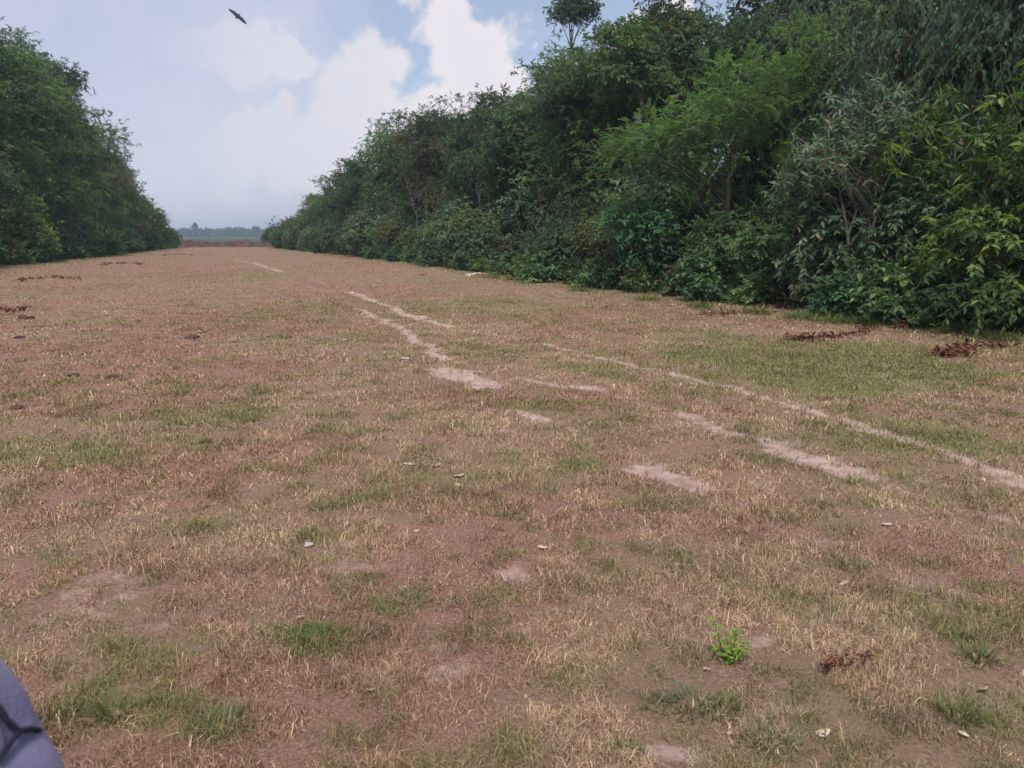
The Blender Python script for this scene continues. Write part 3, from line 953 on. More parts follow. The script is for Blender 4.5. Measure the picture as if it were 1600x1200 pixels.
def plant(key, s, r, scale=1.0, rot=None, tint=(1, 1, 1), zs=1.0, side=None, label=None, row=None, xy=None):
    (tm, lm), H = PROTO[key]
    stem_ = key.rstrip('0123456789')
    x, y = xy if xy is not None else xy_of(s, r)
    nm, cat = KIND[stem_]
    root = bpy.data.objects.new(nm, None)
    root.empty_display_size = 0.3
    COL.objects.link(root)
    root.location = (x, y, gz(x, y) - 0.02)
    root.rotation_euler = (0, 0, rngp.uniform(0, 2 * math.pi) if rot is None else rot)
    root.scale = (scale, scale, scale * zs)
    shrubby = stem_ in ('droop', 'shrub', 'weed')
    a = ob("stems" if shrubby else "trunk", tm, root)
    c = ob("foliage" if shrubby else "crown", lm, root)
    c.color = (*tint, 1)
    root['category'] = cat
    PLACED.append(dict(o=root, k=stem_, s=s, r=r, side=side, row=row, label=label, h=H * scale * zs, tint=tint))
    return root


def tone():
    v = float(np.clip(rngp.normal(1.38, 0.22), 0.9, 1.75))
    h = rngp.normal(0, 0.12)
    if rngp.uniform() < 0.09:                     # reddish or greyish brown leaved ones
        return (1.55, 0.95, 1.0)
    return (max(0.45, v * (1 + h)), max(0.5, v), max(0.45, v * (0.97 - h * 0.5)))


def at(px, s=None, r=None):
    """s on the clearing's axes where the vertical plane through a photo column meets the line at distance r from the axis"""
    d = ray(px, 368)
    ang = math.atan2(d.x, d.y) - AZ
    return r / math.tan(ang) if r is not None else s * math.tan(ang)


def pick(opts):
    ks = list(opts); w = np.array([opts[k] for k in ks], float)
    return ks[rngp.choice(len(ks), p=w / w.sum())]


# ---- the plants one can tell apart near the right edge
def near_right():
    def P(key, px, r, scale, label, rot=None, tint=(1, 1, 1), zs=1.0):
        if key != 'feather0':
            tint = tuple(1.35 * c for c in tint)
        plant(key, at(px, r=r), r, scale, rot, tint, zs, 'right', label, 'named')
    P("feather0", 1130, 14.2, 1.0, 'bright green feathery tree arching over a dark hollow at the forest edge', rot=R(-20), tint=(1.6, 1.75, 1.4))
    P("sapling0", 1350, 13.6, 1.0, 'grey green sapling with forked pale stems standing in the near forest edge', rot=0.4)
    P("sapling1", 1465, 14.2, 1.0, 'bright green sapling with drooping star leaves behind the yellow green shrub', rot=1.0)
    P("sapling1", 1255, 15.5, 1.0, 'light green sapling between the feathery tree and the pale stemmed sapling', rot=2.2, tint=(0.9, 1.0, 0.9))
    P("droop0", 1560, 13.0, 0.95, 'yellow green shrub with large drooping leaves at the frame edge', rot=0.3, tint=(0.9, 0.9, 0.85))
    P("droop0", 1485, 13.6, 0.8, 'smaller yellow green shrub below the bright star leaved sapling', rot=2.0, tint=(0.85, 0.95, 0.8))
    P("droop0", 1640, 14.6, 1.45, 'tall yellow green shrub cut by the frame edge above the other shrubs', rot=4.0)
    P("droop1", 1280, 13.3, 0.95, 'grey green drooping shrub below the pale stemmed sapling', rot=1.4)
    P("droop1", 1420, 13.3, 0.8, 'dull green drooping shrub between the sapling and yellow green shrub', rot=3.4, tint=(0.8, 0.85, 0.75))
    P("weed1", 1340, 12.7, 1.1, 'light green leafy weed at the foot of the pale stemmed sapling', rot=0.2, tint=(0.8, 1.0, 0.8))
    P("umbrella0", 893, 24.5, 1.0, 'lone flat topped tree rising on a thin trunk above the forest', rot=0.3, zs=1.08)
    P("umbrella1", 1030, 19.5, 0.98, 'lumpy crowned dark tree with sky showing under its crown', rot=-0.4)
    P("whorl0", 795, 14.5, 0.93, 'tree with spiky star leaf top against the white cloud', rot=0.5)
    P("whorl1", 735, 15.5, 0.95, 'tree with spiky top just beyond the star leaf one', rot=2.5)
    P("slender0", 884, 15.0, 0.98, 'slender pale trunked tree standing clear of the bushes near the skyline notch', rot=0.3)
    P("slender1", 975, 15.4, 1.0, 'slender pale trunked tree just before the bright feathery tree', rot=1.3)
    P("slender2", 755, 15.0, 0.92, 'slender leaning tree beyond the two spiky topped ones', rot=2.0)
    P("bushy3", 868, 19.0, 0.84, 'tall dark tree directly below the lone flat topped crown', rot=0.7, tint=(0.9, 0.93, 0.97))
    P("feather2", 935, 18.0, 1.27, 'tall fine leaved tree between flat topped crown and lumpy crowned tree', rot=1.7, tint=(1.0, 1.05, 1.05))
    P("bushy4", 826, 18.0, 0.76, 'tall tree just before the star leaf topped one on the skyline', rot=2.7, tint=(1.0, 1.0, 1.0))
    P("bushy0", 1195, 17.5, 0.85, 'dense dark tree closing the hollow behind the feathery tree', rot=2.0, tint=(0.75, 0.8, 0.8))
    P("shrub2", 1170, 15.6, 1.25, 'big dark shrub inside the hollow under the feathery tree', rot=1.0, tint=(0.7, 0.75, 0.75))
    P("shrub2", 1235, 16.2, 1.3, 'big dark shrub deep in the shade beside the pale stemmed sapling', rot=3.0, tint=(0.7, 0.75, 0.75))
    P("vine0", 1420, 16.8, 1.18, 'dark creeper covered tree behind the pale stemmed sapling', rot=1.0)
    P("vine1", 1545, 16.2, 1.15, 'dark creeper covered tree behind the yellow green shrubs', rot=2.0)
    P("vine1", 1300, 18.5, 1.22, 'dark creeper covered tree behind the feathery tree', rot=0.1)


near_right()


def left_bright():
    def P(key, s, r, scale, label, tint):
        plant(key, s, r, scale, None, tint, 1.0, 'left', label, 'named')
    P("bushy0", 72, -11.3, 0.85, 'bright green rounded bush halfway up the left-hand forest wall', (1.9, 2.0, 1.4))
    P("bushy2", 62, -13.0, 1.05, 'light green bush at the left photo edge above the dark shrubs', (1.7, 1.9, 1.3))
    P("droop0", 60, -11.8, 1.3, 'yellow green shrub low at the left photo edge', (1.5, 1.6, 1.2))
    P("feather1", 80, -12.0, 0.9, 'pale feathery tree halfway along the left-hand forest wall', (1.7, 1.8, 1.5))
    P("bushy1", 92, -10.2, 0.7, 'light green small tree by the narrowing end of the left-hand forest', (1.7, 1.8, 1.4))


left_bright()


def row(side, name, s0, s1, step, off, opts, hmul=1.0, jitter=0.5, hfun=None):
    s = s0
    while s < s1:
        st = step * (1 + 0.010 * max(0, s - 20))
        ss = s + rngp.normal(0, 0.18) * st
        e = float(edge_right(ss) if side == 'right' else -edge_left(ss))
        rr = e + off + rngp.normal(0, jitter)
        key = pick(opts)
        H = PROTO[key][1]
        h = hfun(ss) if hfun else None
        if h:
            h *= rngp.uniform(0.82, 1.07)
            sc = float(np.clip(h / H, 0.45, 2.1))
        else:
            sc = rngp.uniform(0.75, 1.2) * hmul
        ok = all(not (p['row'] == 'named' and p['side'] == side and abs(p['s'] - ss) < 1.0 and abs(abs(p['r']) - rr) < 0.8) for p in PLACED)
        if ok:
            plant(key, ss, rr if side == 'right' else -rr, sc, None, tone(), rngp.uniform(0.9, 1.1), side, None, name)
        s += st


def h_right(s):
    return np.interp(s, [0, 15, 30, 60, 80, 100, 115, 130], [11, 11.5, 12.0, 13.2, 12.6, 10.2, 8.2, 5.6])


def h_left(s):
    return np.interp(s, [30, 60, 80, 95, 112, 128, 140], [20, 20, 20, 18.8, 14.5, 9.5, 5.0])


row('right', 'weeds along the foot', 7, 60, 1.5, -0.35, {'weed0': 3, 'weed1': 1}, 0.9, 0.45)
row('right', 'first row', 6.5, 134, 2.1, 0.9, {'shrub0': 3, 'shrub1': 2, 'shrub2': 3, 'droop1': 1.2}, 0.92, 0.3)
row('right', 'second row', 5, 136, 2.6, 2.7, {'shrub2': 2, 'bushy0': 1.5, 'bushy2': 1.2, 'droop1': 1, 'vine0': 1}, 1, 0.5, lambda s: 4.4)
row('right', 'third row', 6, 137, 3.2, 4.8, {'bushy0': 2, 'bushy1': 2, 'bushy2': 2, 'slender0': 1, 'slender1': 1, 'feather1': 1.4, 'whorl0': 0.5}, 1, 0.6, lambda s: h_right(s) * 0.86)
row('right', 'inner undergrowth', 5, 70, 2.8, 6.2, {'shrub2': 2, 'shrub0': 1}, 1.45, 0.6)
row('right', 'fourth row', 6, 137, 3.5, 8.0, {'bushy3': 2, 'bushy4': 1.5, 'slender0': 1, 'slender1': 1, 'slender2': 1, 'whorl1': 0.9, 'whorl0': 0.5, 'feather2': 0.7, 'umbrella1': 0.35}, 1, 0.9, lambda s: h_right(s) * 1.03)
row('right', 'back row', 4, 130, 4.6, 13.0, {'bushy3': 2, 'bushy4': 2, 'vine0': 0.8}, 1, 1.2, lambda s: h_right(s) * 1.05)
row('left', 'weeds along the foot', 48, 100, 3.0, -0.5, {'weed0': 2, 'weed1': 1}, 1.3, 0.4)
row('left', 'first row', 44, 138, 2.6, 0.5, {'shrub0': 3, 'shrub2': 3, 'droop0': 1.2, 'shrub1': 1}, 1.15, 0.4)
row('left', 'second row', 42, 139, 3.0, 2.2, {'bushy0': 2, 'bushy2': 2, 'feather2': 1, 'droop0': 0.8}, 1, 0.5, lambda s: min(8.5, h_left(s) * 0.7))
row('left', 'third row', 40, 140, 3.2, 4.2, {'bushy3': 2, 'bushy4': 2, 'bushy2': 0.7, 'feather1': 0.8}, 1, 0.6, lambda s: h_left(s) * 0.86)
row('left', 'fourth row', 40, 139, 3.8, 7.2, {'bushy3': 2, 'bushy4': 2, 'slender0': 0.7, 'umbrella1': 0.4}, 1, 0.9, lambda s: h_left(s) * 1.0)
row('left', 'back row', 38, 132, 5.0, 12.0, {'bushy3': 2, 'bushy4': 2}, 1, 1.2, lambda s: h_left(s) * 1.0)

row('right', 'second row gaps', 34, 80, 8.0, 2.6, {'bare0': 1, 'bare1': 1}, 0.85, 0.5)
row('left', 'second row gaps', 55, 110, 11.0, 1.6, {'bare0': 1, 'bare1': 1}, 1.3, 0.5)

ORD = ['first', 'second', 'third', 'fourth', 'fifth', 'sixth', 'seventh', 'eighth', 'ninth', 'tenth', 'eleventh', 'twelfth', 'thirteenth', 'fourteenth', 'fifteenth', 'sixteenth', 'seventeenth',
       'eighteenth', 'nineteenth']
TENS = {2: 'twent', 3: 'thirt', 4: 'fort', 5: 'fift'}


def ordinal(i):
    if i <= 19:
        return ORD[i - 1]
    t, u = divmod(i, 10)
    return TENS[t] + ('ieth' if u == 0 else 'y-' + ORD[u - 1])


def label_plants():
    byg = {}
    for p in PLACED:
        o = p['o']
        if p['label']:
            o['label'] = p['label']
        else:
            byg.setdefault((p['side'], p['row'], p['k']), []).append(p)
        o['group'] = f"{LOOK[p['k']]}s of the {p['side']}-hand forest wall".replace('crowns', 'crowns')
    for (side, rw, k), lst in byg.items():
        lst.sort(key=lambda p: p['s'])
        for i, p in enumerate(lst):
            t = p['tint']; v = sum(t) / 3
            shade = 'pale ' if v > 1.18 else ('dark ' if v < 0.86 else '')
            where = 'at foot' if 'weeds' in rw else 'in ' + rw
            p['o']['label'] = f"{shade}{LOOK[k]}, {ordinal(i + 1)} of its kind {where} of {side}-hand forest"


label_plants()


# ------------------------------------------------------------------ small things on the ground
def gxy(px, py):
    q = g(px, py)
    return float(q[0]), float(q[1])


def grass_tuft(px, py, rad, n, hgt, label, col=0, group='green tufts standing in the dry grass'):
    x, y = gxy(px, py)
    rng = np.random.default_rng(int(px * 7 + py))
    mb = MB()
    a = rng.uniform(0, 2 * np.pi, n); d = rad * np.sqrt(rng.uniform(0, 1, n)) * rng.uniform(0.4, 1.1, n)
    lx, ly = np.cos(a) * d, np.sin(a) * d * 0.8
    lz = hz(x + lx, y + ly) - gz(x, y) - 0.006
    p = np.stack([lx, ly, lz], 1)
    ln = np.clip(rng.normal(0.55, 0.3, n), 0.05, 1.3)
    a2 = a + rng.normal(0, 0.8, n)
    dr = np.stack([np.cos(a2) * np.sin(ln), np.sin(a2) * np.sin(ln), np.cos(ln)], 1)
    nr = np.stack([-np.cos(a2) * np.cos(ln), -np.sin(a2) * np.cos(ln), np.sin(ln)], 1) + rng.normal(0, 0.25, (n, 3))
    L = hgt * rng.uniform(0.5, 1.2, n)
    mb.leaves(p, dr, nr, L, np.maximum(0.0045, 0.06 * L), np.clip(rng.normal(0.5, 0.25, n), 0, 1), 0.2, 0.35, False)
    o = ob("grass_tuft", mb.build("grass_tuft", [M_TUFT, M_TUFTGREY][col]), loc=(x, y, gz(x, y)))
    tag(o, label, 'grass tuft', group)


M_TUFT = leaf_mat("tuft_green", [(0.0, (0.06, 0.09, 0.028)), (0.5, (0.11, 0.15, 0.045)), (0.9, (0.17, 0.20, 0.07)), (1.0, (0.30, 0.25, 0.14))], trans=0.25, rough=0.7, spec=0.15)
M_TUFTGREY = leaf_mat("tuft_grey_green", [(0.0, (0.10, 0.11, 0.06)), (0.5, (0.17, 0.175, 0.095)), (0.9, (0.25, 0.24, 0.15)), (1.0, (0.34, 0.28, 0.18))], trans=0.25, rough=0.7, spec=0.15)
for a in [
    (500, 1003, 0.15, 170, 0.085, 'dark green grass tuft in the reddish grass, largest on the near ground', 0),
    (415, 990, 0.09, 80, 0.06, 'small green grass tuft beside the largest dark one', 0),
    (640, 935, 0.20, 150, 0.07, 'wide grey green grass tuft beyond the largest dark one', 1),
    (1080, 1105, 0.15, 170, 0.08, 'grey green grass tuft in front of the bright seedling', 1),
    (1130, 1110, 0.07, 70, 0.07, 'green grass tuft joined to the grey green one before the seedling', 0),
    (980, 1183, 0.06, 80, 0.06, 'small dark green tuft at the photo bottom on bare soil', 0),
    (355, 1140, 0.09, 110, 0.09, 'pale grey green tuft near the padded seat', 1),
    (100, 1120, 0.06, 60, 0.10, 'bright green grass tuft right beside the padded seat', 0),
    (180, 1110, 0.10, 110, 0.08, 'green grass tuft a step from the padded seat', 0),
    (1210, 1165, 0.13, 130, 0.08, 'olive grass tuft beside the big holed dry leaf', 1),
    (1530, 1040, 0.08, 90, 0.085, 'dark olive tuft at the near edge of the reddish twig pile', 0),
    (1500, 1125, 0.07, 80, 0.08, 'small green tuft on the pale soil at the bottom right', 0),
    (1330, 885, 0.12, 100, 0.06, 'yellowish green tuft far beyond the bright seedling', 1),
    (930, 915, 0.18, 140, 0.06, 'wide olive grass tuft on the near slope left of the seedling', 1),
    (730, 665, 0.16, 60, 0.07, 'dark green tuft alone in the middle of the clearing', 0),
    (665, 715, 0.18, 60, 0.06, 'low green tuft with white bits beside it', 0),
    (280, 617, 0.10, 50, 0.10, 'bright green tuft alone in the reddish grass on the left', 0),
    (480, 838, 0.10, 70, 0.06, 'small green tuft behind the flat pale stone', 0),
    (1340, 683, 0.30, 110, 0.07, 'flat green tuft beside the pale wheel track', 0),
    (1470, 640, 0.25, 90, 0.07, 'broad green tuft below the yellowish grass patch', 0),
    (1575, 612, 0.16, 60, 0.09, 'upright green tuft at the right end of the yellowish patch', 0),
    (320, 693, 0.10, 40, 0.07, 'dark tuft among dull grass left of the middle', 0),
    (45, 730, 0.18, 60, 0.07, 'green tuft in the greenish patch at the left edge', 0),
]:
    grass_tuft(*a)


for k, (px, py, w) in enumerate([(1180, 483, 0.4), (1245, 492, 0.35), (1290, 497, 0.5), (1335, 499, 0.45), (1375, 503, 0.55), (1420, 502, 0.5), (1465, 508, 0.45), (1510, 516, 0.4), (1560, 527, 0.35),
                                 (1095, 474, 0.4), (1010, 463, 0.45), (905, 449, 0.5), (770, 428, 0.6)]):
    grass_tuft(px, py + 7, w, 170, 0.24, 'tall green grass tuft among others along the foot of the right-hand forest', 0, 'tall grass tufts along the forest foot')


def seedling():
    x, y = gxy(1138, 1030)
    root = tag(bpy.data.objects.new("seedling", None), 'bright green seedling with thin dark stems standing alone on the near ground', 'seedling')
    COL.objects.link(root); root.location = (x, y, gz(x, y))
    rng = np.random.default_rng(8)
    st, lf = MB(), MB()
    for (dx, dy, h) in ((-0.045, 0.01, 0.20), (0.02, 0.0, 0.14), (0.0, 0.03, 0.10), (-0.03, -0.02, 0.08), (0.045, -0.01, 0.09), (0.01, -0.03, 0.07)):
        p0 = np.array((dx * 0.3, dy * 0.3, -0.02)); p2 = np.array((dx * 1.6, dy * 1.5, h))
        pts = bez(p0, p0 * 0.3 + p2 * 0.6 + np.array((0, 0, 0.02)), p2, 6)
        st.tube(pts, np.linspace(0.0028, 0.0012, 6), 5)
        for j in range(48):
            t = rng.uniform(0.25, 1.0) if h > 0.15 else rng.uniform(0.1, 1)
            q = pts[int(t * 5)]
            a = rng.uniform(0, 6.28)
            off = np.array((math.cos(a), math.sin(a), rng.uniform(-0.2, 0.4))) * rng.uniform(0.004, 0.028)
            d = off / 0.02 + rng.normal(0, 0.3, 3)
            lf.leaves((q + off)[None], d[None], np.array(((0.1, -0.2, 1.0),)) + rng.normal(0, 0.3, (1, 3)), [rng.uniform(0.012, 0.024)], [rng.uniform(0.008, 0.014)], [rng.uniform(0.35, 1)], 0.15, 0.15, False)
    ob("stems", st.build("stems", M_BARK), root)
    ob("foliage", lf.build("foliage", M_SEED), root)


M_SEED = leaf_mat("seedling_leaf", [(0.0, (0.10, 0.20, 0.03)), (0.5, (0.19, 0.32, 0.05)), (1.0, (0.30, 0.42, 0.08))], trans=0.4)
seedling()


def dead_frond(px, py, length, rot, n, label, hgt=0.10):
    """fallen branch with curled reddish leaves"""
    x, y = gxy(px, py)
    rng = np.random.default_rng(int(px + 3 * py))
    root = tag(bpy.data.objects.new("fallen_branch", None), label, 'fallen branch', 'reddish fallen branches on the grass')
    COL.objects.link(root); root.location = (x, y, gz(x, y)); root.rotation_euler = (0, 0, rot)
    st, lf = MB(), MB()
    main = bez(np.array((-length / 2, 0, 0.02)), np.array((0, rng.uniform(-.1, .1) * length, hgt)), np.array((length / 2, 0, 0.03)), 8)
    st.tube(main, np.linspace(0.012, 0.004, 8) * min(1.0, length), 5)
    for j in range(7):
        b = main[1 + j % 6]
        e = b + np.array((rng.uniform(0.05, 0.3) * length * 0.5, rng.uniform(-0.25, 0.25) * length, rng.uniform(-0.01, 0.05)))
        e[2] = max(e[2], 0.015)
        st.tube(bez(b, (b + e) / 2 + np.array((0, 0, 0.03)), e, 5), np.linspace(0.006, 0.002, 5) * min(1.0, length), 4)
        k = n // 7
        t = rng.uniform(0.1, 1, (k, 1))
        p = b * (1 - t) + e * t + rng.normal(0, 1, (k, 3)) * np.array((0.05, 0.05, 0.015)) * min(1.0, length * 1.1)
        p[:, 2] = np.abs(p[:, 2]) + 0.012
        d = rng.normal(0, 1, (k, 3)) * np.array((1, 1, 0.45))
        nr = rng.normal(0, 0.5, (k, 3)) + np.array((0, 0, 0.8))
        L = rng.uniform(0.05, 0.14, k) * min(1.0, 0.12 + length)
        if length < 0.4:
            L *= 0.6
        lf.leaves(p, d, nr, L, L * 0.42, rng.uniform(0, 1, k), 0.45, 0.3, False)
    ob("stems", st.build("stems", M_BARK), root)
    ob("foliage", lf.build("foliage", M_DEAD), root)


dead_frond(1490, 556, 1.0, 0.25, 170, 'reddish dead branch lying on grass before the yellow green shrub', 0.12)
dead_frond(1530, 545, 0.9, -0.1, 90, 'dead reddish branch just behind the one before the shrub', 0.08)
dead_frond(1265, 533, 0.9, 0.0, 110, 'flat reddish dead branch on grass below the pale stemmed sapling', 0.07)
dead_frond(1335, 524, 0.7, 0.5, 60, 'short dead branch between two longer reddish ones', 0.08)
dead_frond(1355, 516, 0.5, 0.2, 40, 'tiny dead branch touching the green verge', 0.07)
dead_frond(1140, 492, 1.5, 0.05, 110, 'long brown dead branch on grass before the feathery tree', 0.07)
dead_frond(1215, 481, 1.2, 0.0, 110, 'dead brown branch close under the forest edge weeds', 0.08)
dead_frond(1430, 514, 1.2, 0.1, 110, 'dark dead branch along the verge before the yellow green shrub', 0.09)
dead_frond(930, 443, 1.6, 0.0, 120, 'reddish dead branch at the forest foot beyond the feathery tree', 0.2)
dead_frond(1320, 1058, 0.24, 0.1, 130, 'small pile of orange red twigs near the seedling', 0.025)
dead_frond(70, 440, 2.4, 0.1, 160, 'purplish brown dead branch at the left-hand forest foot', 0.25)
dead_frond(190, 415, 3.0, 0.0, 160, 'long dead brown branch under the left-hand shrubs', 0.25)
dead_frond(5, 492, 0.9, 0.0, 100, 'dark brown dead branch at the left edge of the clearing', 0.22)
dead_frond(275, 400, 3.0, 0.0, 120, 'dead brown branch farthest along the left-hand forest foot', 0.3)


def dry_leaf(px, py, size, rot, label, tint=0.6, holes=False):
    size *= 0.66 if size < 0.5 else 0.65
    tint *= 0.7
    x, y = gxy(px, py)
    rng = np.random.default_rng(int(px * 3 + py))
    bm = bmesh.new()
    nseg, nw = 9, 5
    grid = []
    for i in range(nseg):
        t = i / (nseg - 1)
        w = math.sin(math.pi * min(1, t * 0.93 + 0.05)) ** 0.75 * 0.30 * size
        rowv = []
        for j in range(nw):
            q = (j / (nw - 1) - 0.5) * 2
            z = 0.05 * size * q * q * math.sin(t * 5 + py) + 0.06 * size * math.sin(t * 4 + px) + rng.uniform(-0.035, 0.035) * size
            rowv.append(bm.verts.new(((t - 0.5) * size, q * w * rng.uniform(0.82, 1.1), z + 0.07 * size)))
        grid.append(rowv)
    skip = {(3, 1), (5, 2)} if holes else set()
    for i in range(nseg - 1):
        for j in range(nw - 1):
            if (i, j) not in skip:
                bm.faces.new((grid[i][j], grid[i + 1][j], grid[i + 1][j + 1], grid[i][j + 1]))
    me = bpy.data.meshes.new("dry_leaf"); bm.to_mesh(me); bm.free()
    for p in me.polygons:
        p.use_smooth = True
    at_ = me.attributes.new('tint', 'FLOAT', 'POINT')
    at_.data.foreach_set('value', np.clip(tint + rng.normal(0, 0.12, len(me.vertices)), 0, 1).astype(np.float32))
    me.materials.append(M_PALELEAF)
    md = ob("dry_leaf", me, loc=(x, y, gz(x, y) + 0.012))
    sm = md.modifiers.new("thickness", 'SOLIDIFY'); sm.thickness = 0.0012
    md.rotation_euler = (rng.uniform(-0.25, 0.25), rng.uniform(-0.2, 0.2), rot)
    tag(md, label, 'dry leaf', 'pale dry leaves lying on the grass')


for a in [
    (1285, 1152, 0.085, 0.3, 'big pale dry leaf with holes at the bottom of the photo', 0.9, True),
    (1385, 827, 0.10, 0.1, 'pale dry leaf lying on grass far beyond the orange twig pile', 0.9),
    (1107, 951, 0.045, 1.2, 'small white dry leaf just behind the bright seedling', 1.0),
    (1318, 914, 0.08, 0.2, 'whitish dry leaf on the bare patch behind the orange twigs', 0.95),
    (1345, 917, 0.05, 0.9, 'small whitish dry leaf beside a larger whitish one', 0.95),
    (718, 744, 0.13, 0.4, 'pinkish dry leaf standing up in the middle of the ground', 0.6),
    (715, 760, 0.10, 1.9, 'curled brownish dry leaf next to the pinkish upright one', 0.35),
    (848, 862, 0.09, 0.0, 'thin pale dry leaf beyond the pinkish bare patch', 0.9),
    (650, 832, 0.06, 0.8, 'tiny white dry leaf between the flat stone and thin leaf', 1.0),
    (640, 725, 0.14, 0.2, 'pale dry leaf beside the low green tuft', 0.9),
    (684, 726, 0.10, 0.5, 'small pale dry leaf at the other side of the low green tuft', 0.85),
    (470, 968, 0.07, 0.6, 'orange brown dry leaf behind the largest dark green tuft', 0.0),
    (580, 1085, 0.05, 0.2, 'thin tan dry leaf on the near reddish grass', 0.4),
    (1140, 1148, 0.04, 0.6, 'small tan dry leaf between two near grass tufts', 0.6),
    (1505, 1155, 0.05, 2.3, 'narrow white dry leaf at the bottom right', 1.0),
    (1535, 1088, 0.06, 0.3, 'orange tan dry leaf on pale soil at the bottom right', 0.2),
    (1105, 1050, 0.05, 0.1, 'tan dry leaf just in front of the bright seedling', 0.5),
    (315, 518, 0.30, 0.0, 'pale dry leaf on the reddish ground at the left', 0.9),
    (540, 532, 0.25, 1.3, 'white dry leaf beside the fork of the wheel tracks', 1.0),
    (633, 560, 0.2, 0.1, 'tiny white dry leaf beside the long pale wheel track', 1.0),
    (485, 396, 0.9, 0.4, 'white palm leaf at the far foot of the right-hand forest', 1.0),
    (740, 431, 1.1, 0.1, 'long flat white dry leaf at the forest foot', 1.0),
    (660, 432, 0.5, 0.1, 'pinkish dry leaf at the far forest foot', 0.5),
]:
    dry_leaf(*a)


def clod(px, py, size, label):
    size *= 0.62
    x, y = gxy(px, py)
    rng = np.random.default_rng(int(px * 5 + py))
    bm = bmesh.new()
    bmesh.ops.create_icosphere(bm, subdivisions=3, radius=1.0)
    for v in bm.verts:
        c = v.co
        k = 1 + 1.3 * (fbm(np.array([c.x * 2.3 + px]), np.array([c.y * 2.3 + c.z * 2.1]), 3, 4)[0] - 0.5)
        v.co = Vector((c.x * size * k, c.y * size * 0.8 * k, c.z * size * 0.36 * k))
    me = bpy.data.meshes.new("earth_clod"); bm.to_mesh(me); bm.free()
    for p in me.polygons:
        p.use_smooth = True
    me.materials.append(M_CLOD if 'stone' not in label else M_STONE)
    o = ob("earth_clod" if 'stone' not in label else "flat_stone", me, loc=(x, y, gz(x, y) + size * 0.12))
    o.rotation_euler = (0, 0, rng.uniform(0, 6))
    tag(o, label, 'clod' if 'stone' not in label else 'stone')


M_CLOD = noise_mat("clod_earth", (0.05, 0.028, 0.022), (0.13, 0.075, 0.06), 14.0, 0.95, 0.8)
M_STONE = noise_mat("pale_stone", (0.34, 0.29, 0.26), (0.5, 0.43, 0.38), 20.0, 0.9, 0.4)
for a in [(482, 850, 0.045, 'flat pale stone in front of a small green tuft'), (40, 497, 0.22, 'dark earth clod beside the dead branch at the left edge'), (300, 528, 0.22, 'wide dark clod behind the pale leaf at the left'),
          (115, 587, 0.12, 'dark round clod in the reddish ground at the left'), (175, 589, 0.13, 'purplish clod next to a dark round one'), (30, 525, 0.14, 'dark clod nearest the left-hand forest shade'),
          (28, 637, 0.10, 'small dark clod at the left edge of the reddish ground'), (320, 692, 0.07, 'blackish small clod by the dark tuft left of the middle'), (1140, 463, 0.2, 'dark clod at the foot of the forest edge weeds')]:
    clod(*a)


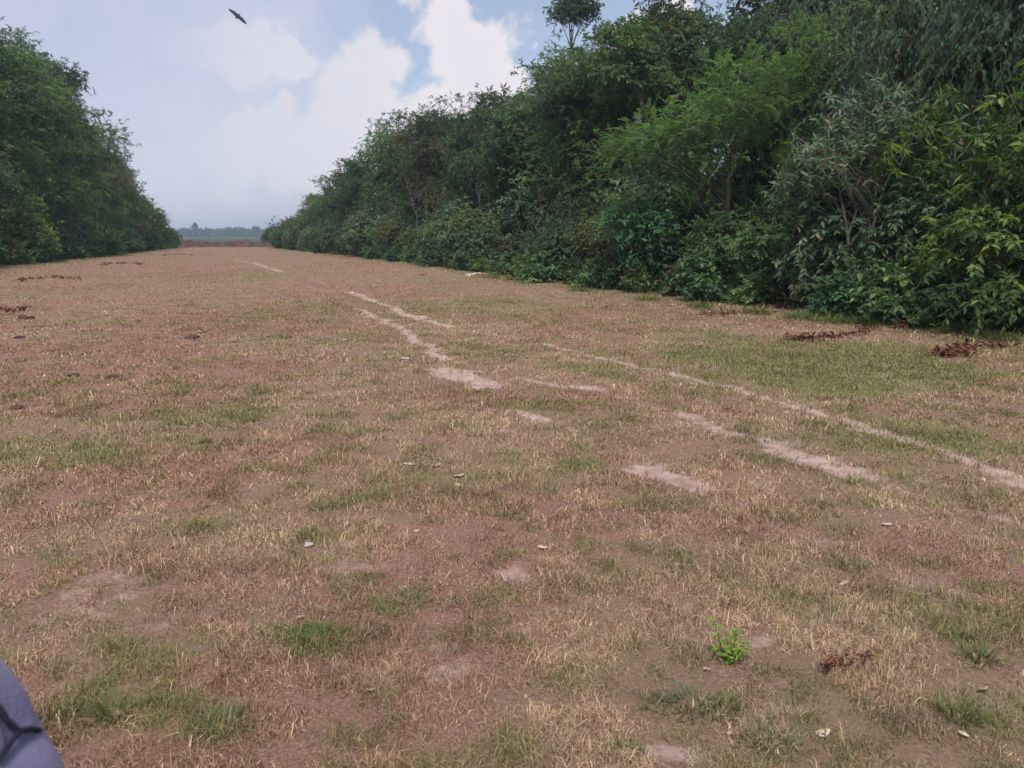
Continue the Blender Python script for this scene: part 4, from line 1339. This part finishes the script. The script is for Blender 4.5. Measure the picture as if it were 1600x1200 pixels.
# ------------------------------------------------------------------ the padded seat at the photo's corner
def padded_seat():
    root = tag(bpy.data.objects.new("padded_seat", None), 'purplish blue padded seat with dark seams at the lower left corner', 'seat')
    COL.objects.link(root)
    base = Vector((-0.752, 0.62, 0.0))
    root.location = (base.x, base.y, gz(base.x, base.y))
    bz = root.location.z
    m, t, b, out = new_mat("seat_fabric")
    L = t.links.new
    tc = N(t, 'ShaderNodeTexCoord')
    n1 = N(t, 'ShaderNodeTexNoise', in_Scale=300.0, in_Detail=2.0); L(tc.outputs['Object'], n1.inputs['Vector'])
    n2 = N(t, 'ShaderNodeTexNoise', in_Scale=7.0, in_Detail=4.0); L(tc.outputs['Object'], n2.inputs['Vector'])
    mixn = math_node(t, 'ADD', math_node(t, 'MULTIPLY', n1.outputs['Fac'], 0.5), math_node(t, 'MULTIPLY', n2.outputs['Fac'], 0.5))
    rp = ramp_node(t, [(0.35, (0.13, 0.122, 0.22)), (0.65, (0.20, 0.19, 0.32))]); L(mixn, rp.inputs['Fac'])
    L(rp.outputs[0], b.inputs['Base Color'])
    b.inputs['Roughness'].default_value = 0.9
    b.inputs['Sheen Weight'].default_value = 0.15
    bp = N(t, 'ShaderNodeBump', in_Strength=0.6, in_Distance=0.006); L(mixn, bp.inputs['Height']); L(bp.outputs[0], b.inputs['Normal'])
    seam_m = noise_mat("seam_thread", (0.012, 0.012, 0.025), (0.03, 0.03, 0.055), 200.0, 0.9, 0.2)
    frame_m = noise_mat("dark_metal", (0.02, 0.02, 0.022), (0.045, 0.045, 0.05), 20.0, 0.5, 0.1)

    def superq(center, rad, e, seg=72, rings=48):
        vs, fs, ss = [], [], []
        sg = lambda w, p: math.copysign(abs(w) ** p, w)
        for i in range(rings + 1):
            ph = -math.pi / 2 + math.pi * i / rings
            for j in range(seg):
                th = 2 * math.pi * j / seg
                vs.append((center[0] + rad[0] * sg(math.cos(ph), e) * sg(math.cos(th), e), center[1] + rad[1] * sg(math.cos(ph), e) * sg(math.sin(th), e), center[2] + rad[2] * sg(math.sin(ph), e)))
        for i in range(rings):
            for j in range(seg):
                k = (j + 1) % seg
                fs += [i * seg + j, i * seg + k, (i + 1) * seg + k, (i + 1) * seg + j]; ss.append(4)
        return np.array(vs), np.array(fs), np.array(ss)

    # backrest, its centre relative to the base
    v, f, s = superq((0, 0, 0), (0.27, 0.13, 0.40), 0.55)
    rot = np.array(Matrix.Rotation(R(-14), 3, 'Y')); v = v @ rot.T
    v = v + np.array((0.0, 0.12, 0.90 - bz))
    tree = BVHTree.FromPolygons([Vector(q) + root.location for q in v], [tuple(f[i * 4:i * 4 + 4]) for i in range(len(s))])
    # seams found where the photograph shows them, on the seat's own surface
    lines = [[(0, 1092), (18, 1118), (36, 1134)], [(36, 1134), (56, 1130), (70, 1133), (80, 1137)], [(36, 1134), (18, 1160), (0, 1183)]]
    pts3 = []
    for ln in lines:
        dense = []
        for (p, q) in zip(ln[:-1], ln[1:]):
            for k in range(8):
                dense.append((p[0] + (q[0] - p[0]) * k / 7, p[1] + (q[1] - p[1]) * k / 7))
        loc = []
        for (px, py) in dense:
            hit = tree.ray_cast(Vector((0, 0, CAM_H)), ray(px, py).normalized())
            if hit[0] is not None:
                loc.append(np.array(hit[0] - root.location))
        if len(loc) > 3:
            pts3.append(np.array(loc))
    cen = np.array((0, 0.12, 0.90 - bz))
    for P in pts3:
        d = np.min(np.linalg.norm(v[:, None, :] - P[None], axis=2), axis=1)
        v = v - unit(v - cen) * (0.014 * np.exp(-(d / 0.016) ** 2))[:, None]
    o = ob("backrest", mesh_from("backrest", v, f, s, m, True), root)
    for P in pts3:
        mb = MB()
        mb.tube(P - unit(P - cen) * 0.008, np.full(len(P), 0.0035), 6)
        ob("seam", mb.build("seam", seam_m, True), o)
    v2, f2, s2 = superq((-0.02, -0.16, 0.42), (0.27, 0.28, 0.075), 0.5, 48, 24)
    ob("seat_cushion", mesh_from("seat_cushion", v2, f2, s2, m, True), root)
    for (lx, ly) in ((-0.22, -0.38), (0.18, -0.38), (-0.22, 0.08), (0.18, 0.08)):
        mb = MB(); mb.tube([(lx, ly, -0.03), (lx, ly, 0.2), (lx, ly, 0.37)], (0.016, 0.016, 0.016), 8)
        ob("leg", mb.build("leg", frame_m), root)


padded_seat()


# ------------------------------------------------------------------ the bird
def bird():
    c = ray(372, 25)
    p = Vector((0, 0, CAM_H)) + c * (48 / c.y)
    mb = MB()
    # body along local X, wings along local Y
    xs = np.array((-0.20, -0.15, -0.08, 0.0, 0.08, 0.14, 0.17, 0.205, 0.23))
    rs = np.array((0.008, 0.035, 0.07, 0.085, 0.075, 0.046, 0.044, 0.03, 0.005))
    mb.tube(np.stack([xs, xs * 0, np.array((0, 0, 0, 0, 0.004, 0.012, 0.016, 0.014, 0.008))], 1), rs, 10)
    mb.tube([(0.225, 0, 0.012), (0.245, 0, 0.009), (0.262, 0, 0.002)], (0.010, 0.007, 0.001), 6)      # beak
    for sgn in (1, -1):
        y = np.array((0.03, 0.18, 0.34, 0.48, 0.60)); lead = np.array((0.09, 0.11, 0.08, 0.02, -0.06)); chord = np.array((0.34, 0.34, 0.30, 0.22, 0.04))
        z = np.array((0.02, 0.03, 0.03, 0.02, 0.01))
        top, bot = [], []
        for q in range(5):
            for k in range(4):
                fx = lead[q] - chord[q] * k / 3
                th = 0.012 * math.sin(math.pi * (0.15 + 0.75 * (1 - k / 3))) * (1 - 0.12 * q)
                top.append((fx, sgn * y[q], z[q] + th)); bot.append((fx, sgn * y[q], z[q] - th * 0.4))
        v = np.array(top + bot); f, s = [], []
        for q in range(4):
            for k in range(3):
                a = q * 4 + k
                f += [a, a + 1, a + 5, a + 4]; s.append(4)
                a += 20
                f += [a, a + 4, a + 5, a + 1]; s.append(4)
        for q in range(4):
            for k in (0, 3):
                a = q * 4 + k
                f += [a, a + 4, a + 24, a + 20]; s.append(4)
        mb.add(v, f, s, 0.5)
    tail = np.array([(-0.17, -0.02, 0.006), (-0.17, 0.02, 0.006), (-0.33, 0.07, 0.0), (-0.33, -0.07, 0.0), (-0.17, -0.02, -0.004), (-0.17, 0.02, -0.004), (-0.33, 0.07, -0.004), (-0.33, -0.07, -0.004)])
    mb.add(tail, [0, 1, 2, 3, 7, 6, 5, 4, 0, 4, 5, 1, 1, 5, 6, 2, 2, 6, 7, 3, 3, 7, 4, 0], [4] * 6, 0.4)
    m = noise_mat("dark_feather", (0.02, 0.018, 0.025), (0.05, 0.045, 0.055), 30.0, 0.7, 0.1)
    o = ob("bird", mb.build("bird", m, True), loc=p)
    # flying away, banked so that the wings slope down to the right in the photograph
    o.rotation_euler = (Matrix.Rotation(R(112), 3, 'Z') @ Matrix.Rotation(R(38), 3, 'X') @ Matrix.Rotation(R(-48), 3, 'Y')).to_euler()
    tag(o, 'small dark bird flying with tilted wings in the cloudy sky', 'bird')


bird()


# ------------------------------------------------------------------ haze
def haze():
    bm = bmesh.new()
    bmesh.ops.create_cube(bm, size=1.0)
    me = bpy.data.meshes.new("haze"); bm.to_mesh(me); bm.free()
    m = bpy.data.materials.new("haze_air"); m.use_nodes = True
    t = m.node_tree
    for n in list(t.nodes):
        t.nodes.remove(n)
    out = N(t, 'ShaderNodeOutputMaterial')
    v = N(t, 'ShaderNodeVolumePrincipled')
    v.inputs['Color'].default_value = (0.68, 0.85, 1.0, 1)
    v.inputs['Density'].default_value = 0.0006
    v.inputs['Anisotropy'].default_value = 0.2
    t.links.new(v.outputs[0], out.inputs['Volume'])
    me.materials.append(m)
    o = ob("haze", me, loc=(0, 590, 13.0))
    o.scale = (2900, 1840, 29.0)
    tag(o, kind='stuff')


haze()
